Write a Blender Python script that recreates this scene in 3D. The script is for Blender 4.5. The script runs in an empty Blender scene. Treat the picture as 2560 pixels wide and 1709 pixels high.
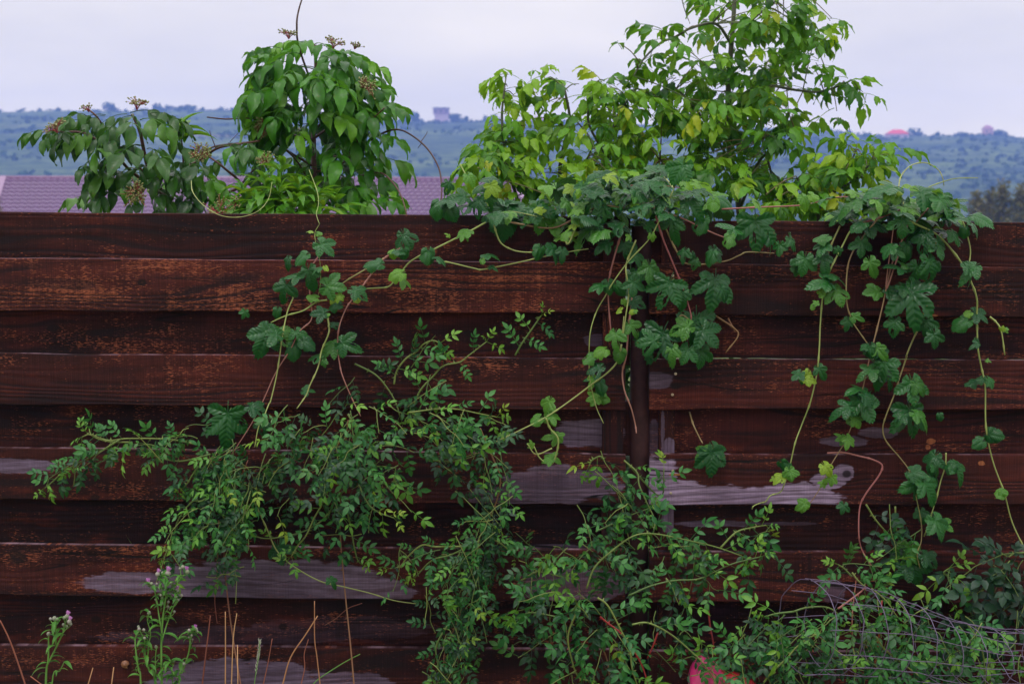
import bpy, math, random
from mathutils import Vector, Matrix, noise

R = random.Random(7)
S = bpy.context.scene
COL = S.collection
V = Vector
PI = math.pi

# ------------------------------------------------------------------ camera
CAM_POS = V((0.0, -4.0, 1.70))
FPX = 3555.6                      # focal length in photo pixels (2560 wide)
PITCH = math.atan((854.5 - 485.0) / FPX)
cam_d = bpy.data.cameras.new('camera')
cam = bpy.data.objects.new('camera', cam_d)
COL.objects.link(cam)
cam.location = CAM_POS
cam.rotation_euler = (PI / 2 - PITCH, 0, 0)
cam_d.sensor_width = 36.0
cam_d.lens = 50.0
cam_d.clip_start = 0.05
cam_d.clip_end = 4000
cam_d.dof.use_dof = True
cam_d.dof.focus_distance = 3.98
cam_d.dof.aperture_fstop = 5.6
S.camera = cam

# ------------------------------------------------------------------ world, sun, exposure
SUN_EL, SUN_AZ = math.radians(64), math.radians(205)
w = bpy.data.worlds.new('World')
S.world = w
w.use_nodes = True
nt = w.node_tree
nt.nodes.clear()
o_ = nt.nodes.new('ShaderNodeOutputWorld')
bg = nt.nodes.new('ShaderNodeBackground')
sky = nt.nodes.new('ShaderNodeTexSky')
sky.sky_type = 'NISHITA'
sky.sun_disc = False
sky.sun_elevation = SUN_EL
sky.sun_rotation = SUN_AZ
tc = nt.nodes.new('ShaderNodeTexCoord')
mp = nt.nodes.new('ShaderNodeMapping')
mp.inputs['Scale'].default_value = (1.9, 1.9, 7.5)
nz = nt.nodes.new('ShaderNodeTexNoise')
nz.inputs['Scale'].default_value = 1.7
nz.inputs['Detail'].default_value = 6
nz.inputs['Roughness'].default_value = 0.55
cr = nt.nodes.new('ShaderNodeValToRGB')
cr.color_ramp.elements[0].position = 0.3
cr.color_ramp.elements[0].color = (21.6, 21.0, 23.2, 1)
cr.color_ramp.elements[1].position = 0.7
cr.color_ramp.elements[1].color = (27.6, 26.2, 26.4, 1)
mx = nt.nodes.new('ShaderNodeMixRGB')
mx.inputs['Fac'].default_value = 0.93          # nearly closed cloud cover
nt.links.new(tc.outputs['Generated'], mp.inputs['Vector'])
nt.links.new(mp.outputs['Vector'], nz.inputs['Vector'])
nt.links.new(nz.outputs['Fac'], cr.inputs['Fac'])
nt.links.new(sky.outputs['Color'], mx.inputs['Color1'])
sz = nt.nodes.new('ShaderNodeSeparateXYZ')          # closed cloud is brighter overhead than at the horizon
nt.links.new(tc.outputs['Generated'], sz.inputs[0])
mr = nt.nodes.new('ShaderNodeValToRGB')
els = mr.color_ramp.elements
els[0].color = (.62, .57, .41, 1)
els[1].color = (.95, .93, .93, 1)
for pos, cc in ((0.06, (.51, .485, .385)), (0.14, (.43, .42, .37)), (0.45, (.66, .65, .63))):
    els.new(pos).color = (*cc, 1)
nt.links.new(sz.outputs['Z'], mr.inputs['Fac'])
ml = nt.nodes.new('ShaderNodeMixRGB')
ml.blend_type = 'MULTIPLY'
ml.inputs['Fac'].default_value = 1.0
nt.links.new(cr.outputs['Color'], ml.inputs['Color1'])
nt.links.new(mr.outputs['Color'], ml.inputs['Color2'])
nt.links.new(ml.outputs['Color'], mx.inputs['Color2'])
nt.links.new(mx.outputs['Color'], bg.inputs['Color'])
bg.inputs['Strength'].default_value = 0.1
nt.links.new(bg.outputs['Background'], o_.inputs['Surface'])

sun_d = bpy.data.lights.new('sun', 'SUN')
sun_d.energy = 1.45
sun_d.angle = math.radians(12)
sun_d.color = (1.0, 0.96, 0.93)
sun = bpy.data.objects.new('sun', sun_d)
COL.objects.link(sun)
# light comes from behind the viewer, high on the left
sdir = V((-0.35 * math.cos(SUN_EL), -0.94 * math.cos(SUN_EL), math.sin(SUN_EL)))
sun.rotation_euler = sdir.to_track_quat('Z', 'Y').to_euler()

S.view_settings.view_transform = 'Standard'
S.view_settings.look = 'None'
S.view_settings.exposure = 0
S.view_settings.gamma = 1
S.view_settings.use_curve_mapping = False
S.cycles.volume_bounces = 1
S.cycles.max_bounces = 6
S.cycles.transparent_max_bounces = 8

# ------------------------------------------------------------------ helpers
_f = V((0, math.cos(PITCH), -math.sin(PITCH)))
_u = V((0, math.sin(PITCH), math.cos(PITCH)))
_r = V((1, 0, 0))

def P(u, v, y=0.0):
    """world point at distance plane y that the photograph shows at (u, v)"""
    d = _f + _r * ((u - 1280.0) / FPX) - _u * ((v - 854.5) / FPX)
    return CAM_POS + d * ((y - CAM_POS.y) / d.y)

def mpp(y):
    return (y + 4.0) / FPX

def imgdir(deg, lean=0.0):
    a = math.radians(deg)
    return (V((math.cos(a), 0, -math.sin(a))) + V((0, lean, 0))).normalized()

def rnd(a, b):
    return R.uniform(a, b)

def rvec(k=1.0):
    return V((R.gauss(0, k), R.gauss(0, k), R.gauss(0, k)))

def mesh_of(name, vs, fs, mat, smooth=True):
    me = bpy.data.meshes.new(name)
    me.from_pydata([tuple(v) for v in vs], [], fs)
    mats = mat if isinstance(mat, (list, tuple)) else [mat]
    for m in mats:
        me.materials.append(m)
    if smooth:
        me.polygons.foreach_set('use_smooth', [True] * len(me.polygons))
    me.update()
    return me

def link(name, data, parent=None):
    o = bpy.data.objects.new(name, data)
    COL.objects.link(o)
    if parent is not None:
        o.parent = parent
    return o

def tag(o, label, cat, group=None, kind=None):
    o['label'] = label
    o['category'] = cat
    if group:
        o['group'] = group
    if kind:
        o['kind'] = kind
    return o

def thing(name, label, cat, loc=(0, 0, 0), group=None):
    o = link(name, None)
    o.location = loc
    o.empty_display_size = 0.1
    tag(o, label, cat, group)
    return o

def part(name, me, parent, mat=None):
    """a child that keeps world coordinates of its mesh"""
    o = link(name, me, parent)
    o.matrix_parent_inverse = parent_inv(parent)
    return o

def parent_inv(p):
    m = Matrix.Translation(p.location)
    if p.parent is not None:
        m = p.parent.matrix_parent_inverse @ m
    return m.inverted() if p.parent is None else Matrix.Identity(4)

def smooth_path(pts, n=6):
    if len(pts) < 3:
        return [V(p) for p in pts]
    pts = [V(p) for p in pts]
    q = [pts[0] * 2 - pts[1]] + pts + [pts[-1] * 2 - pts[-2]]
    out = []
    for i in range(1, len(q) - 2):
        p0, p1, p2, p3 = q[i - 1], q[i], q[i + 1], q[i + 2]
        for k in range(n):
            t = k / n
            out.append(0.5 * ((2 * p1) + (p2 - p0) * t + (2 * p0 - 5 * p1 + 4 * p2 - p3) * t * t
                              + (3 * p1 - p0 - 3 * p2 + p3) * t ** 3))
    out.append(pts[-1])
    return out

def tube_into(vs, fs, pts, r0, r1=None, sides=5, cap=True, nodes=0):
    if r1 is None:
        r1 = r0
    n = len(pts)
    base = len(vs)
    prev = None
    for i, p in enumerate(pts):
        t = (pts[min(i + 1, n - 1)] - pts[max(i - 1, 0)])
        if t.length < 1e-9:
            t = V((0, 0, 1))
        t.normalize()
        if prev is None:
            a = t.orthogonal().normalized()
        else:
            a = (prev - t * prev.dot(t))
            a = a.normalized() if a.length > 1e-6 else t.orthogonal().normalized()
        prev = a
        b = t.cross(a)
        r = r0 + (r1 - r0) * i / max(1, n - 1)
        if nodes and i % nodes == nodes // 2:
            r *= 1.55
        for k in range(sides):
            an = 2 * PI * k / sides
            vs.append(p + (a * math.cos(an) + b * math.sin(an)) * r)
    for i in range(n - 1):
        for k in range(sides):
            k2 = (k + 1) % sides
            fs.append((base + i * sides + k, base + i * sides + k2, base + (i + 1) * sides + k2, base + (i + 1) * sides + k))
    if cap:
        fs.append(tuple(base + k for k in range(sides))[::-1])
        fs.append(tuple(base + (n - 1) * sides + k for k in range(sides)))

def tube(name, pts, r0, r1, mat, parent, sides=5, nodes=0):
    vs, fs = [], []
    tube_into(vs, fs, pts, r0, r1, sides, True, nodes)
    return part(name, mesh_of(name, vs, fs, mat), parent)

def box_into(vs, fs, x0, x1, y0, y1, z0, z1):
    b = len(vs)
    vs += [V(p) for p in ((x0, y0, z0), (x1, y0, z0), (x1, y1, z0), (x0, y1, z0), (x0, y0, z1), (x1, y0, z1), (x1, y1, z1), (x0, y1, z1))]
    fs += [(b, b + 3, b + 2, b + 1), (b + 4, b + 5, b + 6, b + 7), (b, b + 1, b + 5, b + 4), (b + 1, b + 2, b + 6, b + 5),
           (b + 2, b + 3, b + 7, b + 6), (b + 3, b, b + 4, b + 7)]

def frame(t, n, loc, s):
    t = t.normalized()
    x = t.cross(n)
    if x.length < 1e-4:
        x = t.orthogonal()
    x.normalize()
    z = x.cross(t)
    m = Matrix(((x.x, t.x, z.x, loc.x), (x.y, t.y, z.y, loc.y), (x.z, t.z, z.z, loc.z), (0, 0, 0, 1)))
    return m @ Matrix.Scale(s, 4)

# ------------------------------------------------------------------ materials
class NB:
    """small node-building helper"""
    def __init__(self, name):
        self.m = bpy.data.materials.new(name)
        self.m.use_nodes = True
        self.t = self.m.node_tree
        self.t.nodes.clear()
        self.out = self.t.nodes.new('ShaderNodeOutputMaterial')
    def n(self, kind, **kw):
        x = self.t.nodes.new(kind)
        for k, v in kw.items():
            setattr(x, k, v)
        return x
    def l(self, a, b):
        self.t.links.new(a, b)
    def put(self, sock, v):
        if hasattr(v, 'node'):
            self.l(v, sock)
        else:
            sock.default_value = v
    def math(self, op, a, b=None, c=None, clamp=False):
        x = self.n('ShaderNodeMath', operation=op)
        x.use_clamp = clamp
        self.put(x.inputs[0], a)
        if b is not None:
            self.put(x.inputs[1], b)
        if c is not None:
            self.put(x.inputs[2], c)
        return x.outputs[0]
    def comb(self, x, y, z):
        c = self.n('ShaderNodeCombineXYZ')
        self.put(c.inputs[0], x); self.put(c.inputs[1], y); self.put(c.inputs[2], z)
        return c.outputs[0]
    def noise(self, vec, scale, detail=3.0, rough=0.55):
        x = self.n('ShaderNodeTexNoise')
        if vec is not None:
            self.l(vec, x.inputs['Vector'])
        x.inputs['Scale'].default_value = scale
        x.inputs['Detail'].default_value = detail
        x.inputs['Roughness'].default_value = rough
        return x.outputs['Fac']
    def step(self, v, lo, hi):
        x = self.n('ShaderNodeMapRange')
        x.interpolation_type = 'SMOOTHSTEP'
        self.put(x.inputs['Value'], v)
        x.inputs['From Min'].default_value = lo
        x.inputs['From Max'].default_value = hi
        return x.outputs['Result']
    def mix(self, f, a, b, mode='MIX'):
        x = self.n('ShaderNodeMixRGB', blend_type=mode)
        self.put(x.inputs[0], f)
        self.put(x.inputs[1], a if hasattr(a, 'node') else (*a, 1))
        self.put(x.inputs[2], b if hasattr(b, 'node') else (*b, 1))
        return x.outputs[0]
    def principled(self, col, rough=0.6, spec=0.5, bump=None, bstr=0.3, bdist=0.002):
        p = self.n('ShaderNodeBsdfPrincipled')
        self.put(p.inputs['Base Color'], col if hasattr(col, 'node') else (*col, 1))
        self.put(p.inputs['Roughness'], rough)
        self.put(p.inputs['Specular IOR Level'], spec)
        if bump is not None:
            b = self.n('ShaderNodeBump')
            b.inputs['Strength'].default_value = bstr
            b.inputs['Distance'].default_value = bdist
            self.l(bump, b.inputs['Height'])
            self.l(b.outputs[0], p.inputs['Normal'])
        return p.outputs[0]
    def done(self, shader):
        self.l(shader, self.out.inputs['Surface'])
        return self.m

def simple_mat(name, col, rough=0.6, spec=0.4, var=0.25, scale=30.0, metallic=0.0):
    b = NB(name)
    t = b.n('ShaderNodeTexCoord')
    f = b.noise(t.outputs['Object'], scale, 4)
    dark = tuple(c * (1 - var) for c in col)
    lite = tuple(min(1, c * (1 + var)) for c in col)
    c = b.mix(f, dark, lite)
    p = b.principled(c, rough, spec, f, 0.2, 0.002)
    p.node.inputs['Metallic'].default_value = metallic
    return b.done(p)

def leaf_mat(name, a, bcol, c3, under, rough=0.42, spec=0.5, trans=0.3, spots=0.0, tcol=None, nscale=9.0, veins=False):
    """per-leaf colour from a to bcol (c3 for a few), paler underside, light shining through"""
    b = NB(name)
    oi = b.n('ShaderNodeObjectInfo')
    t = b.n('ShaderNodeTexCoord')
    g = b.n('ShaderNodeNewGeometry')
    ra = oi.outputs['Random']
    col = b.mix(ra, a, bcol)
    r2 = b.math('FRACT', b.math('MULTIPLY', ra, 37.7))
    col = b.mix(b.step(r2, 0.82, 0.95), col, c3)
    n1 = b.noise(t.outputs['Object'], nscale, 3)
    col = b.mix(b.step(n1, 0.35, 0.7), col, b.mix(0.6, col, (1.5, 1.45, 1.2), 'MULTIPLY'))
    if spots > 0:
        n2 = b.noise(t.outputs['Object'], 16.0, 2)
        col = b.mix(b.math('MULTIPLY', b.step(n2, 0.68, 0.73), spots), col, (0.16, 0.06, 0.012))
    n3 = b.noise(t.outputs['Object'], 40.0, 2)
    bs, bd = 0.25, 0.004
    if veins:
        s2 = b.n('ShaderNodeSeparateXYZ')
        b.l(t.outputs['UV'], s2.inputs[0])
        al, ac = s2.outputs[0], s2.outputs[1]
        sv = b.math('COSINE', b.math('ADD', b.math('MULTIPLY', b.math('SUBTRACT', al, b.math('MULTIPLY', ac, 0.9)), 56.0), b.math('MULTIPLY', n1, 5.0)))
        groove = b.math('MAXIMUM', b.step(sv, 0.72, 0.98), b.step(ac, 0.016, 0.004))
        col = b.mix(b.math('MULTIPLY', groove, 0.16), col, b.mix(1.0, col, (1.9, 1.6, 1.6), 'MULTIPLY'))
        col = b.mix(b.math('MULTIPLY', b.step(sv, 0.45, 0.1), 0.0), col, col)
        n3 = b.math('ADD', b.math('MULTIPLY', n3, 0.15), b.math('MULTIPLY', sv, -0.5))
        bs, bd = 0.22, 0.006
    col = b.mix(g.outputs['Backfacing'], col, b.mix(0.55, col, under))
    p = b.principled(col, rough, spec, n3, bs, bd)
    tr = b.n('ShaderNodeBsdfTranslucent')
    b.l(b.mix(0.8, col, tcol if tcol else (2.2, 1.9, 0.5), 'MULTIPLY'), tr.inputs['Color'])
    ms = b.n('ShaderNodeMixShader')
    ms.inputs[0].default_value = trans
    b.l(p, ms.inputs[1]); b.l(tr.outputs[0], ms.inputs[2])
    return b.done(ms.outputs[0])

def stem_mat(name, c1, c2, rough=0.5):
    b = NB(name)
    oi = b.n('ShaderNodeObjectInfo')
    t = b.n('ShaderNodeTexCoord')
    f = b.noise(t.outputs['Object'], 6.0, 3)
    f2 = b.math('ADD', b.math('MULTIPLY', f, 0.9), b.math('MULTIPLY', b.math('SUBTRACT', oi.outputs['Random'], 0.5), 0.8), clamp=True)
    c = b.mix(f2, c1, c2)
    return b.done(b.principled(c, rough, 0.4, b.noise(t.outputs['Object'], 120.0, 2), 0.3, 0.001))

M = {}
M['hop'] = leaf_mat('hop leaf', (0.005, 0.045, 0.010), (0.013, 0.080, 0.014), (0.032, 0.115, 0.014), (0.05, 0.12, 0.05), 0.36, 0.27, 0.12, 0.6, nscale=4, veins=True)
M['hop_young'] = leaf_mat('young hop leaf', (0.045, 0.15, 0.016), (0.085, 0.21, 0.02), (0.15, 0.25, 0.018), (0.10, 0.20, 0.05), 0.45, 0.35, 0.28, veins=True)
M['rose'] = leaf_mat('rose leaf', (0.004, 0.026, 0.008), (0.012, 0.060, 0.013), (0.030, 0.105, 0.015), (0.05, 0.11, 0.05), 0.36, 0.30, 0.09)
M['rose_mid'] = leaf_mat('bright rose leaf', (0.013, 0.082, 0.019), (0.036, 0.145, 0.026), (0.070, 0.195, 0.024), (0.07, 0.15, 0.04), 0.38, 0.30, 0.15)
M['rose_young'] = leaf_mat('young rose leaf', (0.055, 0.18, 0.02), (0.11, 0.24, 0.022), (0.15, 0.23, 0.02), (0.12, 0.20, 0.04), 0.45, 0.35, 0.25)
M['rose_dark'] = leaf_mat('dark rose leaf', (0.005, 0.026, 0.012), (0.011, 0.042, 0.017), (0.018, 0.06, 0.02), (0.05, 0.10, 0.06), 0.38, 0.32, 0.1)
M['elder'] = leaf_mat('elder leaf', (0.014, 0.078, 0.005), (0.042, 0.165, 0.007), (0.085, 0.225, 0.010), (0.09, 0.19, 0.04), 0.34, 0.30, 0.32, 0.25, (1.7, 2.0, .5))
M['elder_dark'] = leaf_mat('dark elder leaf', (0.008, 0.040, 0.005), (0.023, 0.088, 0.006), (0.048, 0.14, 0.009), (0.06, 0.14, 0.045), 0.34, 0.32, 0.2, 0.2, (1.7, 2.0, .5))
M['nettle'] = leaf_mat('bright shrub leaf', (0.038, 0.155, 0.007), (0.075, 0.22, 0.008), (0.17, 0.30, 0.01), (0.10, 0.21, 0.03), 0.40, 0.4, 0.33)
M['maple'] = leaf_mat('maple leaf', (0.017, 0.085, 0.005), (0.066, 0.205, 0.007), (0.15, 0.26, 0.009), (0.10, 0.20, 0.035), 0.40, 0.28, 0.36, 0.35, (1.8, 1.9, .5))
M['maple_light'] = leaf_mat('light maple leaf', (0.075, 0.215, 0.008), (0.165, 0.31, 0.010), (0.25, 0.31, 0.012), (0.13, 0.23, 0.035), 0.40, 0.28, 0.40, 0.35, (1.8, 1.9, .5))
M['thistle'] = leaf_mat('thistle leaf', (0.03, 0.13, 0.014), (0.06, 0.18, 0.022), (0.09, 0.20, 0.04), (0.11, 0.19, 0.10), 0.5, 0.35, 0.22)
M['hop_stem'] = stem_mat('hop stem', (0.20, 0.075, 0.06), (0.19, 0.24, 0.06))
M['hop_pale'] = stem_mat('pale hop stem', (0.19, 0.25, 0.06), (0.28, 0.31, 0.10))
M['hop_pink'] = stem_mat('pink hop stem', (0.22, 0.055, 0.06), (0.28, 0.14, 0.10))
M['rose_stem'] = stem_mat('rose stem', (0.045, 0.095, 0.016), (0.17, 0.21, 0.045))
M['rose_cane'] = stem_mat('old rose cane', (0.16, 0.05, 0.03), (0.20, 0.16, 0.05))
M['red_cane'] = stem_mat('red cane', (0.24, 0.010, 0.012), (0.20, 0.022, 0.015))
M['elder_wood'] = stem_mat('elder wood', (0.045, 0.018, 0.014), (0.10, 0.045, 0.03))
M['elder_green'] = stem_mat('elder shoot', (0.06, 0.10, 0.02), (0.12, 0.07, 0.03))
M['maple_wood'] = stem_mat('maple wood', (0.04, 0.035, 0.035), (0.07, 0.09, 0.04))
M['straw'] = stem_mat('straw', (0.30, 0.13, 0.055), (0.48, 0.28, 0.13), 0.7)
M['red_straw'] = stem_mat('red straw', (0.16, 0.045, 0.03), (0.26, 0.09, 0.05), 0.7)
M['green_stem'] = stem_mat('green stem', (0.08, 0.20, 0.03), (0.12, 0.26, 0.05))
M['berry'] = stem_mat('unripe berry', (0.13, 0.16, 0.04), (0.22, 0.22, 0.08), 0.35)
M['umbel'] = stem_mat('berry stalk', (0.26, 0.022, 0.035), (0.18, 0.05, 0.035))
M['bud'] = stem_mat('thistle bud', (0.16, 0.20, 0.11), (0.27, 0.24, 0.22), 0.7)
M['bloom'] = stem_mat('thistle bloom', (0.50, 0.14, 0.50), (0.62, 0.30, 0.60), 0.7)
M['wire'] = simple_mat('galvanised wire', (0.13, 0.10, 0.165), 0.5, 0.35, 0.35, 60, 0.3)
M['steel'] = simple_mat('brown post paint', (0.026, 0.0100, 0.0095), 0.7, 0.12, 0.7, 45)
M['screw'] = simple_mat('screw', (0.40, 0.33, 0.24), 0.35, 0.5, 0.4, 300, 0.7)
M['shell'] = simple_mat('snail shell', (0.17, 0.07, 0.03), 0.4, 0.5, 0.7, 500)
M['soil'] = simple_mat('soil', (0.06, 0.045, 0.035), 0.95, 0.2, 0.5, 9)
M['grassblade'] = leaf_mat('grass blade', (0.06, 0.17, 0.015), (0.13, 0.26, 0.02), (0.28, 0.28, 0.05), (0.1, 0.2, 0.05), 0.5, 0.3, 0.3)

# ------------------------------------------------------------------ terrain, hill, haze
SKYLINE = [(-1500, 268), (0, 279), (200, 274), (330, 276), (420, 272), (600, 274), (900, 292), (1080, 304), (1240, 300), (1400, 302), (1700, 312),
           (1960, 320), (2080, 330), (2200, 338), (2300, 338), (2450, 335), (2560, 343), (4000, 352)]
RIDGE_Y = 850.0

def ridge_z(u):
    for (a, va), (b, vb) in zip(SKYLINE, SKYLINE[1:]):
        if a <= u <= b:
            t = (u - a) / (b - a)
            v = va + (vb - va) * t
            break
    else:
        v = 300
    return P(u, v + 2, RIDGE_Y).z

def ss(t):
    t = max(0.0, min(1.0, t))
    return t * t * (3 - 2 * t)

def ground_z(x, y):
    if y < 9:
        return 0.0
    low = -4.0 * ss((y - 9) / 18.0) - 6.0 * ss((y - 45) / 200.0)
    u = 1280 + x / (y + 4.0) * FPX
    u = max(-1500, min(4000, u))
    t = (y - 330) / (RIDGE_Y - 330)
    if t <= 0:
        return low
    top = ridge_z(u)
    k = 0.55 * t + 0.45 * ss(t)
    if t > 1:
        return top - (y - RIDGE_Y) * 0.10
    z = low + (top - low) * k
    z += 1.6 * math.sin(t * 31 + x * 0.012) * t * (1 - t) + 2.0 * noise.noise(V((x * 0.012, y * 0.012, 3))) * (1 - t) * t * 2
    return z

gx = [-640 + i * 1280 / 96 for i in range(97)]
gx = sorted(set(gx + [-12 + i * 3.0 for i in range(9)]))
gy = [-14, -8, -4, -1, 0.3, 2, 4, 6, 8, 10, 13, 16, 19, 22, 26, 30, 36, 45, 60, 80, 110, 150, 200, 260, 300] + [330 + i * 8.0 for i in range(66)] + [862, 880, 900]
vs, fs = [], []
for y in gy:
    for x in gx:
        vs.append((x, y, ground_z(x, y)))
nx = len(gx)
for j in range(len(gy) - 1):
    for i in range(nx - 1):
        fs.append((j * nx + i, j * nx + i + 1, (j + 1) * nx + i + 1, (j + 1) * nx + i))
b = NB('meadow and hillside')
g = b.n('ShaderNodeNewGeometry')
sx = b.n('ShaderNodeSeparateXYZ')
b.l(g.outputs['Position'], sx.inputs[0])
X, Y, Z = sx.outputs
n1 = b.noise(b.comb(b.math('MULTIPLY', X, 0.010), b.math('MULTIPLY', Y, 0.022), 0.0), 1.0, 6, 0.65)
n2 = b.noise(b.comb(b.math('MULTIPLY', X, 0.10), b.math('MULTIPLY', Y, 0.12), 4.0), 1.0, 6, 0.75)
stripe = b.math('SINE', b.math('ADD', b.math('MULTIPLY', Y, 0.33), b.math('MULTIPLY', n1, 9.0)))
c = b.mix(b.step(n1, 0.36, 0.62), (0.016, 0.040, 0.014), (0.12, 0.165, 0.035))
c = b.mix(b.math('MULTIPLY', b.step(n2, 0.47, 0.58), 0.8), c, (0.014, 0.034, 0.014))
c = b.mix(b.math('MULTIPLY', b.step(stripe, 0.3, 0.9), 0.35), c, (0.03, 0.06, 0.02))
c = b.mix(b.math('MULTIPLY', b.step(b.noise(b.comb(b.math('MULTIPLY', X, 0.006), b.math('MULTIPLY', Y, 0.03), 9.0), 1.0, 3), 0.6, 0.7), 0.6), c, (0.19, 0.15, 0.09))
near = b.step(Y, 30.0, 9.0)
nn = b.noise(g.outputs['Position'], 3.0, 5)
cn = b.mix(b.step(nn, 0.4, 0.6), (0.06, 0.045, 0.033), (0.07, 0.12, 0.025))
c = b.mix(b.step(Y, 30.0, 60.0), cn, c)
M['terrain'] = b.done(b.principled(c, 0.95, 0.1))
gr = link('ground', mesh_of('ground', vs, fs, M['terrain']))
gr['kind'] = 'structure'

# the air between here and the hill
vs, fs = [], []
box_into(vs, fs, -645, 645, -14.5, 905, -13, 65)
hb = bpy.data.materials.new('haze')
hb.use_nodes = True
hb.node_tree.nodes.clear()
ho = hb.node_tree.nodes.new('ShaderNodeOutputMaterial')
hv = hb.node_tree.nodes.new('ShaderNodeVolumePrincipled')
hv.inputs['Color'].default_value = (0.23, 0.37, 1.0, 1)
hv.inputs['Density'].default_value = 0.00078
hv.inputs['Anisotropy'].default_value = 0.0
hb.node_tree.links.new(hv.outputs[0], ho.inputs['Volume'])
hz = link('haze', mesh_of('haze', vs, fs, hb, False))
hz['kind'] = 'stuff'

# ------------------------------------------------------------------ far woods and trees on the hill
def crown_into(vs, fs, c, rx, rz, n, leaf, rng, lobes=5):
    cs = []
    for k in range(lobes):
        a = rng.uniform(0, 2 * PI)
        cs.append((V((math.cos(a) * rx * 0.45, math.sin(a) * rx * 0.45, rng.uniform(-0.4, 0.5) * rz)), rng.uniform(0.5, 0.75)))
    for k in range(n):
        lc, lr = cs[k % lobes]
        d = V((rng.gauss(0, 1), rng.gauss(0, 1), rng.gauss(0, 1)))
        d.normalize()
        rr = rng.uniform(0.55, 1.0) ** 0.5
        p = c + lc + V((d.x * rx * lr, d.y * rx * lr, d.z * rz * lr)) * rr
        nn = (d + V((rng.gauss(0, .5), rng.gauss(0, .5), rng.gauss(0, .5)))).normalized()
        a = nn.orthogonal().normalized()
        a = Matrix.Rotation(rng.uniform(0, 6.28), 3, nn) @ a
        bb = nn.cross(a)
        s = leaf * rng.uniform(0.6, 1.3)
        i = len(vs)
        vs += [p + a * s, p + bb * s * 0.8, p - a * s, p - bb * s * 0.8]
        fs += [(i, i + 1, i + 2, i + 3)]

M['far_tree'] = leaf_mat('far tree foliage', (0.020, 0.050, 0.018), (0.036, 0.080, 0.022), (0.045, 0.09, 0.03), (0.04, 0.08, 0.03), 0.8, 0.1, 0.1)
M['olive_tree'] = leaf_mat('olive tree foliage', (0.085, 0.080, 0.020), (0.115, 0.105, 0.028), (0.10, 0.12, 0.03), (0.06, 0.09, 0.03), 0.7, 0.2, 0.2)
rt = random.Random(3)
vs, fs = [], []
cnt = 0
while cnt < 3400:
    y = rt.uniform(345, 846)
    x = rt.uniform(-0.46, 0.46) * (y + 4)
    t = (y - 330) / 520.0
    dens = noise.noise(V((x * 0.014, y * 0.035, 1.7))) + (0.25 if x > 130 * t else 0.0)
    if dens < 0.02 or (abs(x - 219) < 14 and 760 < y < 812):
        continue
    cnt += 1
    h = rt.uniform(0.5, 1.0) + 1.5 * rt.random() ** 3
    crown_into(vs, fs, V((x, y, ground_z(x, y) + h * 0.5)), h * rt.uniform(0.7, 1.6), h * 0.55, 14, h * 0.45, rt, 3)
wd = link('woods', mesh_of('woods', vs, fs, M['far_tree']))
wd['kind'] = 'stuff'
wd['label'] = 'scrub and bushes scattered over the hazy hillside'

far_meshes = []
for k in range(5):
    vs, fs = [], []
    tube_into(vs, fs, [V((0, 0, -0.6)), V((0, 0, 3.0))], 0.25, 0.15, 5)
    crown_into(vs, fs, V((0, 0, 2.9)), (3.2, 2.4, 4.4, 2.0, 3.6)[k], (2.6, 3.0, 2.4, 3.6, 2.0)[k], 130, 0.75, rt, (4, 3, 6, 3, 5)[k])
    far_meshes.append(mesh_of('far_tree', vs, fs, M['far_tree']))
ridge_trees = [(95, 271, 1.0, 'lone round tree on the bare skyline at the far left of the ridge'), (166, 274, .7, 'small thin tree on the skyline beside the lone round tree'),
    (240, 270, .8, None), (270, 262, 1.2, None), (385, 266, 1.1, None), (405, 264, 1.4, None), (428, 270, 1.0, None), (447, 263, 1.4, None), (468, 266, 1.2, None), (505, 272, .9, None), (530, 273, .9, None),
    (558, 269, 1.1, None), (590, 274, .8, None), (1022, 282, 1.5, 'broad dark tree on the ridge just left of the grey house'), (1040, 285, 1.4, None), (1060, 297, .7, None), (1076, 298, .6, None),
    (1132, 283, 1.0, 'slim tall tree touching the right side of the grey ridge house'), (1142, 291, 1.2, None), (1164, 296, 1.1, None), (1194, 296, .9, None), (1215, 296, 1.0, None), (1228, 294, 1.3, None),
    (1475, 296, 1.3, None), (1510, 297, 1.2, None), (1975, 316, 1.3, None), (2010, 318, 1.3, None), (2040, 320, 1.2, None), (2092, 326, 1.0, None), (2125, 330, 1.1, None), (2160, 331, 1.0, None), (2198, 332, .8, None),
    (2282, 326, 1.3, 'open crowned tree just right of the red roofed house'), (2298, 330, 1.0, None), (2340, 331, .9, None), (2402, 328, 1.1, None), (2420, 329, 1.0, None), (2450, 333, .7, None),
    (2495, 325, 1.5, 'round dark tree just right of the small pink house on the ridge'), (2532, 340, .8, None), (2552, 341, .8, None)]
ORD = ['', 'first', 'second', 'third', 'fourth', 'fifth', 'sixth', 'seventh', 'eighth', 'ninth', 'tenth', 'eleventh', 'twelfth']
ZONES = [[650, 'hazy ridge tree right of the lone round tree, counted from the left', 0], [1100, 'low hazy tree just left of the grey ridge house', 0],
         [1300, 'hazy ridge tree right of the grey house, counted from the left', 0], [1700, 'hazy ridge tree from the left glimpsed behind the maple leaves', 0],
         [2215, 'hazy ridge tree left of the red roofed house, counted from the left', 0], [2480, 'hazy ridge tree between the red roofed and the small pink house', 0],
         [9999, 'hazy ridge tree from the left beyond the small pink house', 0]]
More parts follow.
